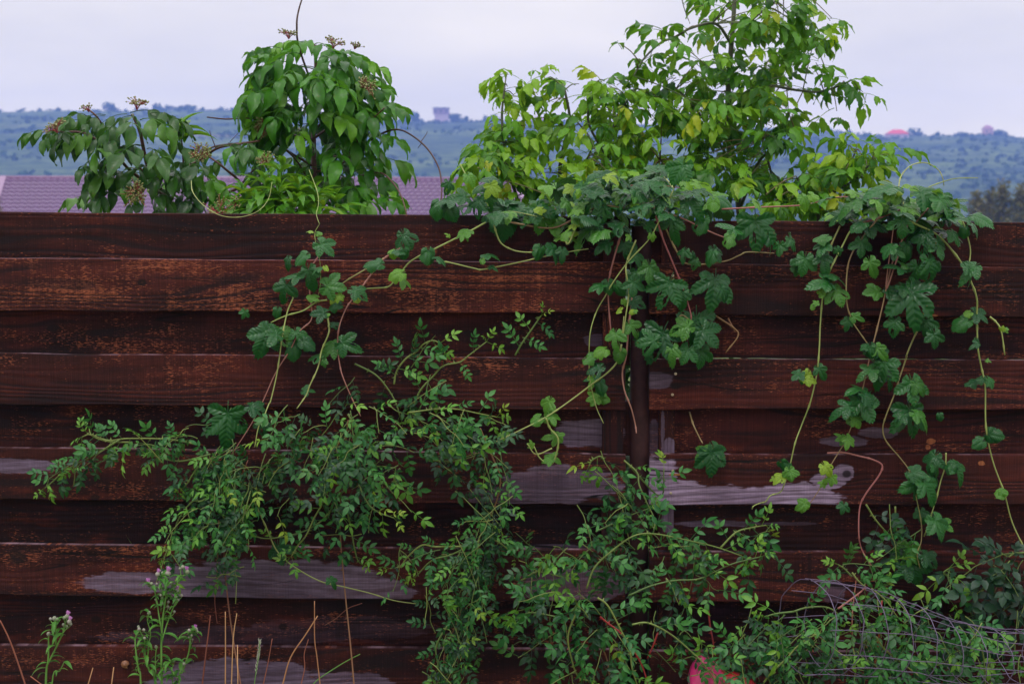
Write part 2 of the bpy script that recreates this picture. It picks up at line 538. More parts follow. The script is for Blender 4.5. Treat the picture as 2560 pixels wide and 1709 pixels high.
for i, (u, v, s, lab) in enumerate(ridge_trees):
    o = link('ridge_tree', far_meshes[(i * 3 + 1) % 5])
    p = P(u, v + 4, RIDGE_Y - 6)
    gz = ground_z(p.x, p.y)
    o.location = (p.x, p.y, min(gz, p.z - 3.6 * s * 1.05) - 0.2 if p.z - gz < 9 else gz)
    o.scale = (s, s, s * rt.uniform(0.85, 1.15))
    o.rotation_euler.z = rt.uniform(0, 6.28)
    if lab is None:
        zone = next(z for z in ZONES if u < z[0])
        zone[2] += 1
        lab = ORD[zone[2]] + ' ' + zone[1]
    tag(o, lab, 'tree', 'trees along the hill ridge')

# ------------------------------------------------------------------ houses on the ridge
M['pale_wall'] = simple_mat('pale render', (0.55, 0.42, 0.46), 0.8, 0.2, 0.12, 2)
M['pink_wall'] = simple_mat('pink render', (0.62, 0.38, 0.36), 0.8, 0.2, 0.12, 2)
M['grey_wall'] = simple_mat('grey boards', (0.34, 0.22, 0.28), 0.8, 0.2, 0.12, 2)
M['dark_roof'] = simple_mat('dark roof', (0.10, 0.08, 0.10), 0.7, 0.3, 0.2, 2)
M['red_roof'] = simple_mat('red roof', (0.62, 0.06, 0.05), 0.6, 0.3, 0.15, 2)
M['mauve_roof_far'] = simple_mat('mauve roof', (0.36, 0.16, 0.20), 0.6, 0.3, 0.15, 2)
M['glass'] = simple_mat('dark glazing', (0.03, 0.035, 0.05), 0.1, 0.6, 0.1, 2)

def far_house(u0, u1, v0, v1, label, wall, roof, gable=0.0, depth=7.0, flat=False, base=None, back=14):
    y = RIDGE_Y - back
    a, c = P(u0, v1, y), P(u1, v0, y)
    wx, hz_ = c.x - a.x, c.z - a.z
    t = thing('ridge_house', label, 'house', (a.x, y, a.z - 2.5), 'houses on the hill ridge')
    x0, x1, z0, z1 = a.x, c.x, a.z - 2.5, c.z
    zr = z1 - hz_ * gable
    vs, fs = [], []
    if base:
        box_into(vs, fs, x0 + wx * 0.08, x1 - wx * 0.05, y + 0.4, y + depth, z0, zr - hz_ * 0.42)
        part('lower_wall', mesh_of('lower_wall', vs, fs, base, False), t)
        vs, fs = [], []
        z0 = zr - hz_ * 0.42
    box_into(vs, fs, x0, x1, y, y + depth, z0, zr)
    wl = part('wall', mesh_of('wall', vs, fs, wall, False), t)
    vs, fs = [], []
    e = 0.35
    if flat:
        box_into(vs, fs, x0 - e, x1 + e, y - e, y + depth + e, zr, zr + 0.55)
    else:
        xm0, xm1 = x0 + wx * 0.28, x1 - wx * 0.28
        vs += [V(p) for p in ((x0 - e, y - e, zr), (x1 + e, y - e, zr), (x1 + e, y + depth + e, zr), (x0 - e, y + depth + e, zr),
                              (xm0, y + depth * .5, z1), (xm1, y + depth * .5, z1))]
        fs += [(0, 1, 5, 4), (1, 2, 5), (2, 3, 4, 5), (3, 0, 4), (3, 2, 1, 0)]
    part('roof', mesh_of('roof', vs, fs, roof, False), t)
    nwin = 3 if wx > 8 else 2
    for k in range(nwin):
        xc = x0 + wx * (k + 0.5) / nwin
        hh = (zr - max(z0, a.z))
        zc = max(z0, a.z) + hh * 0.5
        vs, fs = [], []
        box_into(vs, fs, xc - wx * 0.06, xc + wx * 0.06, y - 0.05, y + 0.04, zc - hh * 0.2, zc + hh * 0.2)
        part('window', mesh_of('window', vs, fs, M['glass'], False), t)

far_house(1083, 1122, 269, 301, 'grey boxy two storey house with flat dark roof on the ridge', M['grey_wall'], M['dark_roof'], 0.07, 8, True, M['pale_wall'])
far_house(2220, 2273, 323, 351, 'pale house with bright red hipped roof on the right ridge', M['pale_wall'], M['red_roof'], 0.42, back=46)
far_house(2461, 2484, 313, 334, 'small pink house with mauve roof beside a round dark tree', M['pink_wall'], M['mauve_roof_far'], 0.4, 5)
far_house(2062, 2074, 322, 347, 'narrow pale pink tower house between ridge trees', M['pink_wall'], M['pale_wall'], 0.2, 4)
far_house(1325, 1368, 291, 309, 'low house with mauve roof glimpsed through the maple leaves', M['pale_wall'], M['mauve_roof_far'], 0.5)

# ------------------------------------------------------------------ neighbour house with metal tile roof
b = NB('mauve metal tile')
t = b.n('ShaderNodeTexCoord')
nn = b.noise(t.outputs['Object'], 0.9, 6, 0.7)
c = b.mix(nn, (0.058, 0.024, 0.082), (0.098, 0.041, 0.130))
M['tile'] = b.done(b.principled(c, 0.42, 0.5))
M['tile_trim'] = simple_mat('mauve trim', (0.20, 0.12, 0.22), 0.45, 0.5, 0.1, 3)
ang = math.radians(14)
corner = P(10, 446, 38.0)
rd = V((math.cos(ang), math.sin(ang), 0))           # along the ridge
dd = V((math.sin(ang), -math.cos(ang), 0))          # down the slope, in plan
sl = math.radians(17.5)
dslope = dd * math.cos(sl) + V((0, 0, -math.sin(sl)))
nslope = dd * math.sin(sl) + V((0, 0, math.cos(sl)))
WAVE, MOD, RLEN, NC = 0.19, 0.35, 15.2, 20
house = thing('tiled_house', 'low house behind the fence with a long mauve metal tile roof', 'house', (corner.x, corner.y - 3, ground_z(corner.x, 34)))
vs, fs = [], []
cols = int(RLEN / WAVE) * 6
prof = [0.0, 0.55, 1.0, 0.25, 1.0]
for i in range(cols + 1):
    s = i * WAVE / 6
    wv = 0.5 - 0.5 * math.cos(2 * PI * s / WAVE)
    wv = wv ** 0.8
    for (d, lift) in ((0.0, 0.004), (0.12, 0.010), (0.27, 0.020), (0.34, 0.034), (0.352, 0.030), (0.356, 0.002)):
        vs.append(corner + rd * s + dslope * (d + 0.012 * math.sin(2 * PI * s / WAVE)) + nslope * (lift + wv * 0.032))
for i in range(cols):
    for k in range(5):
        a = i * 6 + k
        fs.append((a, a + 6, a + 7, a + 1))
course = mesh_of('tile_course', vs, fs, M['tile'])
for k in range(NC):
    o = part('tile_course', course, house)
    o.location = dslope * MOD * k
vs, fs = [], []
tube_into(vs, fs, [corner + nslope * 0.02 - rd * 0.05, corner + rd * (RLEN + 0.05) + nslope * 0.02], 0.06, 0.06, 8)
part('ridge_cap', mesh_of('ridge_cap', vs, fs, M['tile_trim']), house)
for s in (-0.02, RLEN + 0.02):
    vs, fs = [], []
    for q in (0.0, MOD * NC):
        c0 = corner + rd * s + dslope * q
        for (dx, dn) in ((-0.09, -0.12), (0.09, -0.12), (0.09, 0.085), (-0.09, 0.085)):
            vs.append(c0 + rd * dx + nslope * dn)
    fs += [(0, 1, 2, 3), (7, 6, 5, 4), (0, 4, 5, 1), (1, 5, 6, 2), (2, 6, 7, 3), (3, 7, 4, 0)]
    part('rake_trim', mesh_of('rake_trim', vs, fs, M['tile_trim'], False), house)
vs, fs = [], []
bk = -dd * math.cos(sl) + V((0, 0, -math.sin(sl)))
for s in (0.0, RLEN):
    for q in (0.0, MOD * NC):
        vs.append(corner + rd * s + bk * q + V((0, 0, -0.01)))
fs.append((0, 2, 3, 1))
part('rear_slope', mesh_of('rear_slope', vs, fs, M['tile']), house)
run = MOD * NC * math.cos(sl)
drop = MOD * NC * math.sin(sl)
vs, fs = [], []
zg = ground_z(corner.x, 34) - 0.5
for s in (0.35, RLEN - 0.35):
    for q in (-run + 0.4, run - 0.4):
        pt = corner + rd * s + dd * q
        vs += [V((pt.x, pt.y, zg)), V((pt.x, pt.y, corner.z - drop + 0.02))]
    pt = corner + rd * s
    vs += [V((pt.x, pt.y, corner.z - 0.12))]
fs += [(2, 3, 8, 7), (0, 1, 6, 5), (0, 2, 3, 4, 1), (5, 6, 9, 8, 7)]
part('wall', mesh_of('wall', vs, fs, M['pale_wall'], False), house)

# trees between the house and the hill
def feather_tree(name, u, vtop, y, wpx, label, mat, group=None, tall=True, seed=1):
    rg = random.Random(seed)
    top = P(u, vtop, y)
    gz = ground_z(top.x, y)
    h = top.z - gz
    rx = wpx * mpp(y) * 0.5
    t = thing(name, label, 'tree', (top.x, y, gz), group)
    tube('trunk', [V((top.x, y, gz - 0.2)), V((top.x + rx * 0.1, y, gz + h * 0.5)), V((top.x, y, gz + h * 0.9))], rx * 0.14, rx * 0.03, M['maple_wood'], t, 6)
    vs, fs = [], []
    n = 46
    for k in range(n):
        q = k / n
        z = gz + h * (0.18 + 0.82 * q)
        rr = rx * (0.35 + 0.65 * math.sin(PI * min(1, (1 - q) * 0.9 + 0.08))) * (1.0 - 0.75 * q ** 3)
        for m in range(4):
            a = rg.uniform(0, 6.28)
            rad = rr * rg.uniform(0.15, 0.85)
            c = V((top.x + math.cos(a) * rad, y + math.sin(a) * rad, z + rg.uniform(-.03, .03) * h - h * 0.01))
            crown_into(vs, fs, c, rx * 0.34, rx * 0.45, 12, rx * 0.085, rg, 2)
    part('crown', mesh_of('crown', vs, fs, mat), t)

gname = 'dark trees at the right above the fence'
feather_tree('cypress_tree', 2442, 484, 90, 92, 'olive green narrow tree, leftmost of the row above the right fence end', M['olive_tree'], gname, seed=11)
feather_tree('cypress_tree', 2476, 478, 93, 84, 'olive green narrow tree with thin pointed top between two taller ones', M['olive_tree'], gname, seed=12)
feather_tree('cypress_tree', 2508, 466, 91, 100, 'tallest olive green tree of the row above the right fence end', M['olive_tree'], gname, seed=13)
feather_tree('cypress_tree', 2552, 470, 90, 100, 'olive green tree cut by the right picture edge', M['olive_tree'], gname, seed=14)
feather_tree('cypress_tree', 2602, 474, 92, 66, 'olive green tree at the far right end of the row', M['olive_tree'], gname, seed=15)
feather_tree('garden_tree', -14, 432, 33, 60, 'dark green tree top beside the left roof corner', M['olive_tree'], None, seed=16)
feather_tree('garden_tree', 595, 388, 60, 90, 'dark green tree behind the roof between the two elder shrubs', M['elder_dark'], None, seed=17)

# ------------------------------------------------------------------ fence
# patches where the stain has gone: (row, centre u, centre v, half width, half height, strength)
PATCH = [(6, 10, 1164, 140, 20, 1), (8, 340, 1456, 150, 28, .9), (8, 600, 1455, 200, 62, 1), (8, 790, 1462, 180, 66, .95), (8, 950, 1484, 90, 36, .8),
         (10, 590, 1700, 230, 58, 1), (10, 860, 1712, 130, 34, .8), (5, 1470, 1082, 90, 36, .9), (6, 1400, 1212, 150, 48, .85), (6, 1270, 1238, 110, 26, .5),
         (3, 1490, 850, 34, 17, .7), (106, 1636, 1210, 66, 72, 1), (106, 1700, 1244, 90, 44, 1), (106, 1830, 1258, 190, 44, 1), (106, 1985, 1250, 120, 44, 1), (106, 2110, 1182, 27, 24, 1), (106, 2075, 1200, 46, 22, 1),
         (104, 1636, 952, 44, 24, .9), (105, 2110, 1102, 62, 14, .8), (105, 2195, 1081, 52, 14, .8), (107, 1790, 1308, 110, 9, .8), (107, 1975, 1308, 70, 5, .7),
         (7, 1390, 1368, 110, 8, .7), (8, 1440, 1462, 140, 44, .6), (9, 560, 1590, 330, 26, .25), (9, 860, 1570, 240, 30, .2), (108, 2085, 1478, 34, 32, .6),
         (120, 1672, 1120, 18, 26, .9), (120, 1657, 1070, 5, 50, .9), (120, 1672, 1300, 20, 36, .8), (105, 1636, 1095, 16, 50, .7), (102, 1655, 640, 24, 10, .0)]
KNOT = [(8, 45, 1393, 26, 20), (9, 226, 1562, 15, 11), (9, 700, 1580, 13, 11), (106, 2117, 1184, 13, 11), (3, 115, 824, 20, 12), (6, 238, 1243, 14, 10), (1, 300, 606, 150, 22), (103, 2250, 850, 14, 10),
        (4, 1190, 930, 14, 10), (106, 1750, 1160, 10, 8), (2, 355, 706, 14, 10), (102, 2080, 760, 16, 12), (3, 1170, 838, 14, 9), (7, 985, 1305, 12, 9), (9, 160, 1505, 50, 12), (104, 1690, 965, 15, 9), (108, 2300, 1440, 12, 10)]
b = NB('weathered stained wood')
t = b.n('ShaderNodeTexCoord')
sx = b.n('ShaderNodeSeparateXYZ')
b.l(t.outputs['Object'], sx.inputs[0])
X, Y, Z = sx.outputs
def attr(name):
    a = b.n('ShaderNodeAttribute')
    a.attribute_type = 'OBJECT'
    a.attribute_name = name
    return a.outputs['Fac']
row, wear, seed = attr('row'), attr('wear'), attr('seed')
upr = attr('upright')
# upright battens have their grain along z
GX = b.math('ADD', b.math('MULTIPLY', X, b.math('SUBTRACT', 1.0, upr)), b.math('MULTIPLY', Z, upr))
GZ = b.math('ADD', b.math('MULTIPLY', Z, b.math('SUBTRACT', 1.0, upr)), b.math('MULTIPLY', X, upr))
knot_mask = None
gz = GZ
for (r_, u_, v_, ru, rv) in KNOT:
    c_ = P(u_, v_, 0.0)
    rx_, rz_ = ru * mpp(0), rv * mpp(0)
    dx = b.math('DIVIDE', b.math('SUBTRACT', X, c_.x), rx_)
    dz = b.math('DIVIDE', b.math('SUBTRACT', Z, c_.z), rz_)
    on = b.math('LESS_THAN', b.math('ABSOLUTE', b.math('SUBTRACT', row, float(r_))), 0.5)
    q2 = b.math('ADD', b.math('MULTIPLY', dx, dx), b.math('MULTIPLY', dz, dz))
    # grain lines part round the knot
    e = b.math('POWER', 2.718, b.math('MULTIPLY', b.math('ADD', b.math('MULTIPLY', b.math('MULTIPLY', dx, dx), 0.16), b.math('MULTIPLY', b.math('MULTIPLY', dz, dz), 0.22)), -1.0))
    gz = b.math('SUBTRACT', gz, b.math('MULTIPLY', b.math('MULTIPLY', b.math('MULTIPLY', dz, rz_ * 0.75), e), on))
    km = b.math('MULTIPLY', b.step(q2, 1.1, 0.35), on)
    if ru < 60:
        knot_mask = km if knot_mask is None else b.math('MAXIMUM', knot_mask, km)
bare = None
stk = b.noise(b.comb(b.math('MULTIPLY', GX, 14.0), seed, b.math('MULTIPLY', GZ, 150.0)), 1.0, 4, 0.6)
big = b.noise(b.comb(b.math('MULTIPLY', X, 16.0), seed, b.math('MULTIPLY', Z, 34.0)), 1.0, 3, 0.6)
edge = b.math('ADD', b.math('MULTIPLY', b.math('SUBTRACT', stk, 0.5), 1.15), b.math('MULTIPLY', b.math('SUBTRACT', big, 0.5), 2.0))
for (r_, u_, v_, ru, rv, k_) in PATCH:
    yy = 0.0 if r_ % 2 == 0 and r_ < 120 else (0.022 if r_ == 120 else 0.055)
    c_ = P(u_, v_, yy)
    rx_, rz_ = ru * mpp(yy), rv * mpp(yy)
    dx = b.math('DIVIDE', b.math('SUBTRACT', X, c_.x), rx_)
    dz = b.math('DIVIDE', b.math('SUBTRACT', Z, c_.z), rz_)
    q2 = b.math('SQRT', b.math('ADD', b.math('MULTIPLY', dx, dx), b.math('MULTIPLY', dz, dz)))
    on = b.math('LESS_THAN', b.math('ABSOLUTE', b.math('SUBTRACT', row, float(r_))), 0.5)
    f_ = b.math('MULTIPLY', b.math('MULTIPLY', b.step(b.math('ADD', q2, b.math('MULTIPLY', edge, 0.40)), 1.05, 0.92), on), k_)
    bare = f_ if bare is None else b.math('MAXIMUM', bare, f_)
# growth rings: contour lines of a stretched noise
ring_f = b.noise(b.comb(b.math('MULTIPLY', GX, 0.9), b.math('MULTIPLY', seed, 3.1), b.math('MULTIPLY', gz, 9.0)), 1.0, 2, 0.4)
ring = b.math('SINE', b.math('ADD', b.math('MULTIPLY', ring_f, 60.0), b.math('MULTIPLY', gz, 220.0)))
ringl = b.step(ring, 0.15, 0.95)
ringamt = b.step(b.noise(b.comb(b.math('MULTIPLY', GX, 1.4), seed, b.math('MULTIPLY', GZ, 12.0)), 1.0, 2), 0.38, 0.56)
fine = b.noise(b.comb(b.math('MULTIPLY', GX, 22.0), seed, b.math('MULTIPLY', gz, 700.0)), 1.0, 3, 0.6)
saw = b.noise(b.comb(b.math('MULTIPLY', GX, 330.0), seed, b.math('MULTIPLY', GZ, 7.0)), 1.0, 2, 0.6)
saw2 = b.noise(b.comb(b.math('MULTIPLY', GX, 45.0), seed, b.math('MULTIPLY', GZ, 2.0)), 1.0, 2, 0.6)
tone = b.noise(b.comb(b.math('MULTIPLY', GX, 2.2), seed, b.math('MULTIPLY', GZ, 9.0)), 1.0, 4, 0.6)
stain = b.mix(b.step(tone, 0.3, 0.7), (0.0120, 0.0040, 0.0040), (0.050, 0.0115, 0.0085))
tint = attr('tint')
stain = b.mix(1.0, stain, b.comb(tint, b.math('POWER', tint, 0.8), b.math('POWER', tint, 0.75)), 'MULTIPLY')
stain = b.mix(b.math('MULTIPLY', b.step(fine, 0.35, 0.65), 0.55), stain, b.mix(0.7, stain, (0.30, 0.28, 0.30), 'MULTIPLY'))
# red wood glowing through thin stain
thin = b.noise(b.comb(b.math('MULTIPLY', GX, 5.0), b.math('ADD', seed, 4.0), b.math('MULTIPLY', GZ, 16.0)), 1.0, 4, 0.65)
stain = b.mix(b.math('MULTIPLY', b.step(thin, 0.52, 0.70), 0.55), stain, (0.085, 0.0155, 0.0085))
# flecks where the rough saw ridges have lost their stain
fleck = b.noise(b.comb(b.math('MULTIPLY', GX, 85.0), seed, b.math('MULTIPLY', b.math('ADD', GZ, b.math('MULTIPLY', ring_f, 0.02)), 500.0)), 1.0, 2, 0.5)
fzone = b.noise(b.comb(b.math('MULTIPLY', GX, 3.2), b.math('ADD', seed, 8.0), b.math('MULTIPLY', GZ, 13.0)), 1.0, 4, 0.65)
fcol = b.noise(b.comb(b.math('MULTIPLY', GX, 40.0), seed, b.math('MULTIPLY', GZ, 3.0)), 1.0, 2)
thr = b.math('ADD', b.math('ADD', fleck, b.math('MULTIPLY', b.math('SUBTRACT', fzone, 0.5), 0.75)), b.math('ADD', b.math('MULTIPLY', wear, 0.17), b.math('MULTIPLY', b.math('SUBTRACT', fcol, 0.5), 0.25)))
fl = b.step(thr, 0.685, 0.755)
flc = b.mix(b.noise(b.comb(b.math('MULTIPLY', GX, 80.0), seed, b.math('MULTIPLY', GZ, 300.0)), 1.0, 2), (0.12, 0.026, 0.011), (0.32, 0.105, 0.050))
col = b.mix(b.math('MULTIPLY', fl, 0.9), stain, flc)
col = b.mix(b.math('MULTIPLY', b.math('MULTIPLY', ringl, ringamt), 0.80), col, (0.009, 0.0055, 0.0065))
grey = b.mix(b.step(tone, 0.3, 0.75), (0.095, 0.066, 0.105), (0.25, 0.19, 0.285))
grey = b.mix(b.math('MULTIPLY', b.step(stk, 0.40, 0.68), 0.55), grey, (0.055, 0.036, 0.050))
bv = b.math('ADD', 0.80, b.math('MULTIPLY', b.math('LESS_THAN', b.math('ABSOLUTE', b.math('SUBTRACT', row, 106.0)), 0.5), 0.75))
grey = b.mix(1.0, grey, b.comb(bv, bv, bv), 'MULTIPLY')
grey = b.mix(b.math('MULTIPLY', ringl, 0.55), grey, (0.06, 0.04, 0.055))
col = b.mix(b.math('MULTIPLY', bare, b.math('ADD', 0.74, b.math('MULTIPLY', b.step(fine, 0.62, 0.40), 0.22))), col, grey)
for (u_, v_, ru, rv) in ((2342, 1112, 13, 9), (2334, 1126, 7, 9), (2455, 1158, 9, 6), (1692, 1186, 20, 3), (2330, 790, 14, 5)):    # chips down to fresh wood
    c_ = P(u_, v_, 0.0)
    dx = b.math('DIVIDE', b.math('SUBTRACT', X, c_.x), ru * mpp(0))
    dz = b.math('DIVIDE', b.math('SUBTRACT', Z, c_.z), rv * mpp(0))
    q2 = b.math('ADD', b.math('ADD', b.math('MULTIPLY', dx, dx), b.math('MULTIPLY', dz, dz)), b.math('MULTIPLY', edge, 1.3))
    col = b.mix(b.step(q2, 1.1, 0.7), col, (0.26, 0.090, 0.036))
sawm = b.mix(b.step(saw, 0.30, 0.72), (0.62, 0.62, 0.64), (1.15, 1.15, 1.15))
crk = b.math('ABSOLUTE', b.math('SUBTRACT', b.noise(b.comb(b.math('MULTIPLY', GX, 1.1), b.math('ADD', seed, 13.0), b.math('MULTIPLY', gz, 26.0)), 1.0, 1), 0.5))
crz = b.step(b.noise(b.comb(b.math('MULTIPLY', GX, 1.7), b.math('ADD', seed, 19.0), b.math('MULTIPLY', GZ, 8.0)), 1.0, 2), 0.49, 0.57)
col = b.mix(b.math('SUBTRACT', 0.75, b.math('MULTIPLY', bare, 0.45)), col, sawm, 'MULTIPLY')
col = b.mix(b.math('MULTIPLY', b.math('MULTIPLY', b.step(crk, 0.010, 0.003), crz), 0.95), col, (0.004, 0.003, 0.003))
col = b.mix(b.math('MULTIPLY', b.step(saw2, 0.62, 0.75), b.math('SUBTRACT', 0.5, b.math('MULTIPLY', bare, 0.35))), col, (0.009, 0.0055, 0.006))
col = b.mix(b.math('MULTIPLY', knot_mask, 0.85), col, (0.008, 0.005, 0.005))
# faces that point up mix to a paler mauve grey, in streaks
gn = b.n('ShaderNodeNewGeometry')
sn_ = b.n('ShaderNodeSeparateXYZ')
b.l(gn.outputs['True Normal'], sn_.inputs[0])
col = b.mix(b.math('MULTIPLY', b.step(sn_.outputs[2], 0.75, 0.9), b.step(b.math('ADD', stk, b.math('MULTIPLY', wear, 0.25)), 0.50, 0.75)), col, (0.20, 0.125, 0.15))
hgt = b.math('ADD', b.math('MULTIPLY', bare, -0.5), b.math('ADD', b.math('ADD', b.math('MULTIPLY', fine, 0.5), b.math('MULTIPLY', saw, 0.5)), b.math('MULTIPLY', ring, -0.25)))
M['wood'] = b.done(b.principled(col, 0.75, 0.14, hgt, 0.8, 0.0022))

fence = thing('wooden_fence', 'dark brown stained wooden plank fence with overlapping horizontal boards', 'fence', (0, 0, 0))
rb = random.Random(21)

TINT = {1: .85, 2: 1.35, 3: .95, 4: 1.15, 5: .8, 6: 1.1, 7: .7, 8: 1.2, 9: .95, 10: 1.05, 101: .95, 102: .9, 103: 1.25, 104: 1.5, 105: 1.35, 106: 1.3, 107: .9, 108: 1.9, 109: .9, 110: 1.1}

def plank(row_, p0, p1, q0, q1, y0, th, wear_):
    """p0,p1: (u, v top, v bottom) at the two visible ends; q0,q1: the u to which it really runs"""
    n = 40
    def lerp(u, k):
        return p0[k] + (p1[k] - p0[k]) * (u - p0[0]) / (p1[0] - p0[0])
    vs, fs = [], []
    ch = 0.0025
    sd = rb.uniform(0, 50)
    for i in range(n + 1):
        u = q0 + (q1 - q0) * i / n
        a, c = P(u, lerp(u, 1), y0), P(u, lerp(u, 2), y0)
        zt = a.z + 0.0024 * noise.noise(V((a.x * 3.0, sd, 0))) + 0.0012 * noise.noise(V((a.x * 16.0, sd, 2)))
        zb = c.z + 0.0038 * noise.noise(V((a.x * 4.0, sd, 5))) + 0.0026 * noise.noise(V((a.x * 18.0, sd, 7)))
        yb = y0 + 0.006 * noise.noise(V((a.x * 1.3, sd, 9)))
        vs += [V((a.x, yb + ch, zb)), V((a.x, yb, zb + ch)), V((a.x, yb + 0.001 * noise.noise(V((a.x * 6, sd, 3))), (zb + zt) / 2)), V((a.x, yb, zt - ch)),
               V((a.x, yb + ch, zt)), V((a.x, yb + th, zt)), V((a.x, yb + th, zb))]
    m = 7
    for i in range(n):
        for k in range(m):
            k2 = (k + 1) % m
            fs.append((i * m + k, (i + 1) * m + k, (i + 1) * m + k2, i * m + k2))
    fs.append(tuple(range(m)))
    fs.append(tuple(n * m + k for k in range(m))[::-1])
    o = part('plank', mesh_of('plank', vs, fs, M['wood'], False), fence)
    o['row'] = float(row_)
    o['wear'] = float(wear_)
    o['seed'] = sd
    o['upright'] = 0.0
    o['tint'] = TINT.get(row_, 1.0) * rb.uniform(.92, 1.08)
    return o

LV0 = [530, 645, 776, 883, 1012.5, 1119, 1248, 1360, 1485, 1612, 1740]
LV1 = [541, 657, 784, 897, 1025, 1136.5, 1263, 1376, 1506, 1625, 1755]
RV0 = [551, 658, 787, 897.5, 1023, 1136, 1262, 1379, 1506, 1628, 1755]
RV1 = [556, 668, 792, 900, 1022.5, 1137, 1261, 1380, 1507, 1630, 1757]
WEAR_L = {1: .22, 2: .78, 3: .22, 4: .28, 5: .1, 6: .35, 7: .05, 8: .35, 9: .1, 10: .3, 11: .1, 12: .2}
WEAR_R = {1: .15, 2: .32, 3: .30, 4: .30, 5: .1, 6: .12, 7: .05, 8: .08, 9: .1, 10: .2, 11: .1, 12: .2}
FTH = 0.022
for side, (A, B, ua, ub, qa, qb, W) in enumerate(((LV0, LV1, 0, 1560, -700, 1564, WEAR_L), (RV0, RV1, 1625, 2560, 1624.5, 3260, WEAR_R))):
    for r_ in range(1, 11):
        ta, tb, ba, bb_ = A[r_ - 1], B[r_ - 1], A[r_], B[r_]
        if r_ % 2 == 0:                                  # boards nailed on the front
            plank(r_ + 100 * side, (ua, ta, ba), (ub, tb, bb_), qa, qb, 0.0, FTH, W[r_])
        else:                                            # boards nailed behind the battens
            up = 0 if r_ == 1 else 22
            dn = 16
            if side == 1 and r_ == 3:
                dn = -2.6
            if side == 0 and r_ == 5:
                dn = 1.0
            q0, q1 = (qa, qb) if side == 1 else (qa, 1576)
            plank(r_ + 100 * side, (ua, ta - up, ba + dn), (ub, tb - up, bb_ + dn), q0, q1, 0.056, FTH, W[r_])
    for k, (t_, h_, yy) in enumerate(((1738, 100, 0.056), (1846, 120, 0.0))):
        plank(11 + k + 100 * side, (ua, t_, t_ + h_), (ub, t_ + 14, t_ + h_ + 14), qa, qb, yy, FTH, .1)

def batten(u0, u1, vtop, row_, x_extra=0):
    a, c = P(u0, vtop, 0.0235), P(u1, vtop, 0.0235)
    vs, fs = [], []
    n = 12
    for i in range(n + 1):
        z = -0.05 + (a.z + 0.05) * i / n
        e = 0.002 * noise.noise(V((z * 5, row_, 0)))
        vs += [V((a.x + e, 0.0245, z)), V((c.x + e, 0.0245, z)), V((c.x + e, 0.0545, z)), V((a.x + e, 0.0545, z))]
    for i in range(n):
        for k in range(4):
            k2 = (k + 1) % 4
            fs.append((i * 4 + k, i * 4 + k2, (i + 1) * 4 + k2, (i + 1) * 4 + k))
    fs += [(3, 2, 1, 0), tuple(n * 4 + k for k in range(4))]
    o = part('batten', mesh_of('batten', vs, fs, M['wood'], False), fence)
    o['row'] = float(row_); o['wear'] = 0.15; o['seed'] = rb.uniform(0, 40); o['upright'] = 1.0; o['tint'] = 1.0

batten(1510, 1562, 560, 119)
batten(1654, 1693, 560, 120)
batten(-560, -520, 545, 121)
batten(3080, 3120, 570, 122)
# painted steel post standing between the two runs of boards
pc = P(1599, 1200, 0.04)
vs, fs = [], []
tube_into(vs, fs, [V((pc.x, 0.055, -0.1)), V((pc.x, 0.055, P(1599, 566, 0.04).z))], 0.0285, 0.0285, 20)
pm = mesh_of('post', vs, fs, M['steel'])
part('post', pm, fence)
# screws
vs, fs = [], []
tube_into(vs, fs, [V((0, 0.004, 0)), V((0, -0.0012, 0))], 0.0042, 0.0040, 10)
tube_into(vs, fs, [V((0, -0.0011, 0)), V((0, -0.0018, 0))], 0.0030, 0.0022, 8)
sm = mesh_of('screw', vs, fs, M['screw'], False)
for (u, v) in ((1529, 934), (1536, 991), (1682, 689), (1689, 934), (1681, 986), (1682, 1176), (1677, 1232), (1534, 1232), (1530, 1172), (1531, 690), (1528, 745), (1681, 745), (1530, 1415), (1534, 1468), (1680, 1420), (1684, 1470)):
    o = part('screw', sm, fence)
    o.location = P(u, v, 0.0)

# ------------------------------------------------------------------ leaf shapes
def blade(vs, fs, base, t, n, L, W, curl=0.4, fold=0.25, serr=0.0, ns=7, cols=2, tip=1.0, wave=0.0, teeth=1, shape=0.75, rg=R):
    """one leaflet: grid of rows along a curved midrib"""
    t = t.normalized()
    side = t.cross(n).normalized()
    n = side.cross(t).normalized()
    b0 = len(vs)
    p = V(base)
    nc = 2 * cols + 1
    ph = rg.uniform(0, 6.28)
    for i in range(ns + 1):
        s = i / ns
        w = W * 0.5 * max(0.0, math.sin(PI * s ** shape)) ** 0.85 * (1 - 0.35 * s ** 4 * tip)
        if 0 < i < ns and serr:
            w *= 1 + serr * (1 if i % 2 else -1)
        if i == ns:
            w = 0.0
        if i == 0:
            w = W * 0.04
        for c in range(-cols, cols + 1):
            q = c / cols
            h = abs(q) * fold * w + wave * W * math.sin(s * 9 + ph + (2 if q > 0 else 0)) * abs(q)
            vs.append(p + side * (q * w) + n * h)
        a = -curl / ns
        t2 = (t * math.cos(a) + n * math.sin(a)).normalized()
        n = (n * math.cos(a) - t * math.sin(a)).normalized()
        p = p + t * (L / ns)
        t = t2
    for i in range(ns):
        for c in range(nc - 1):
            a = b0 + i * nc + c
            fs.append((a, a + 1, a + nc + 1, a + nc))

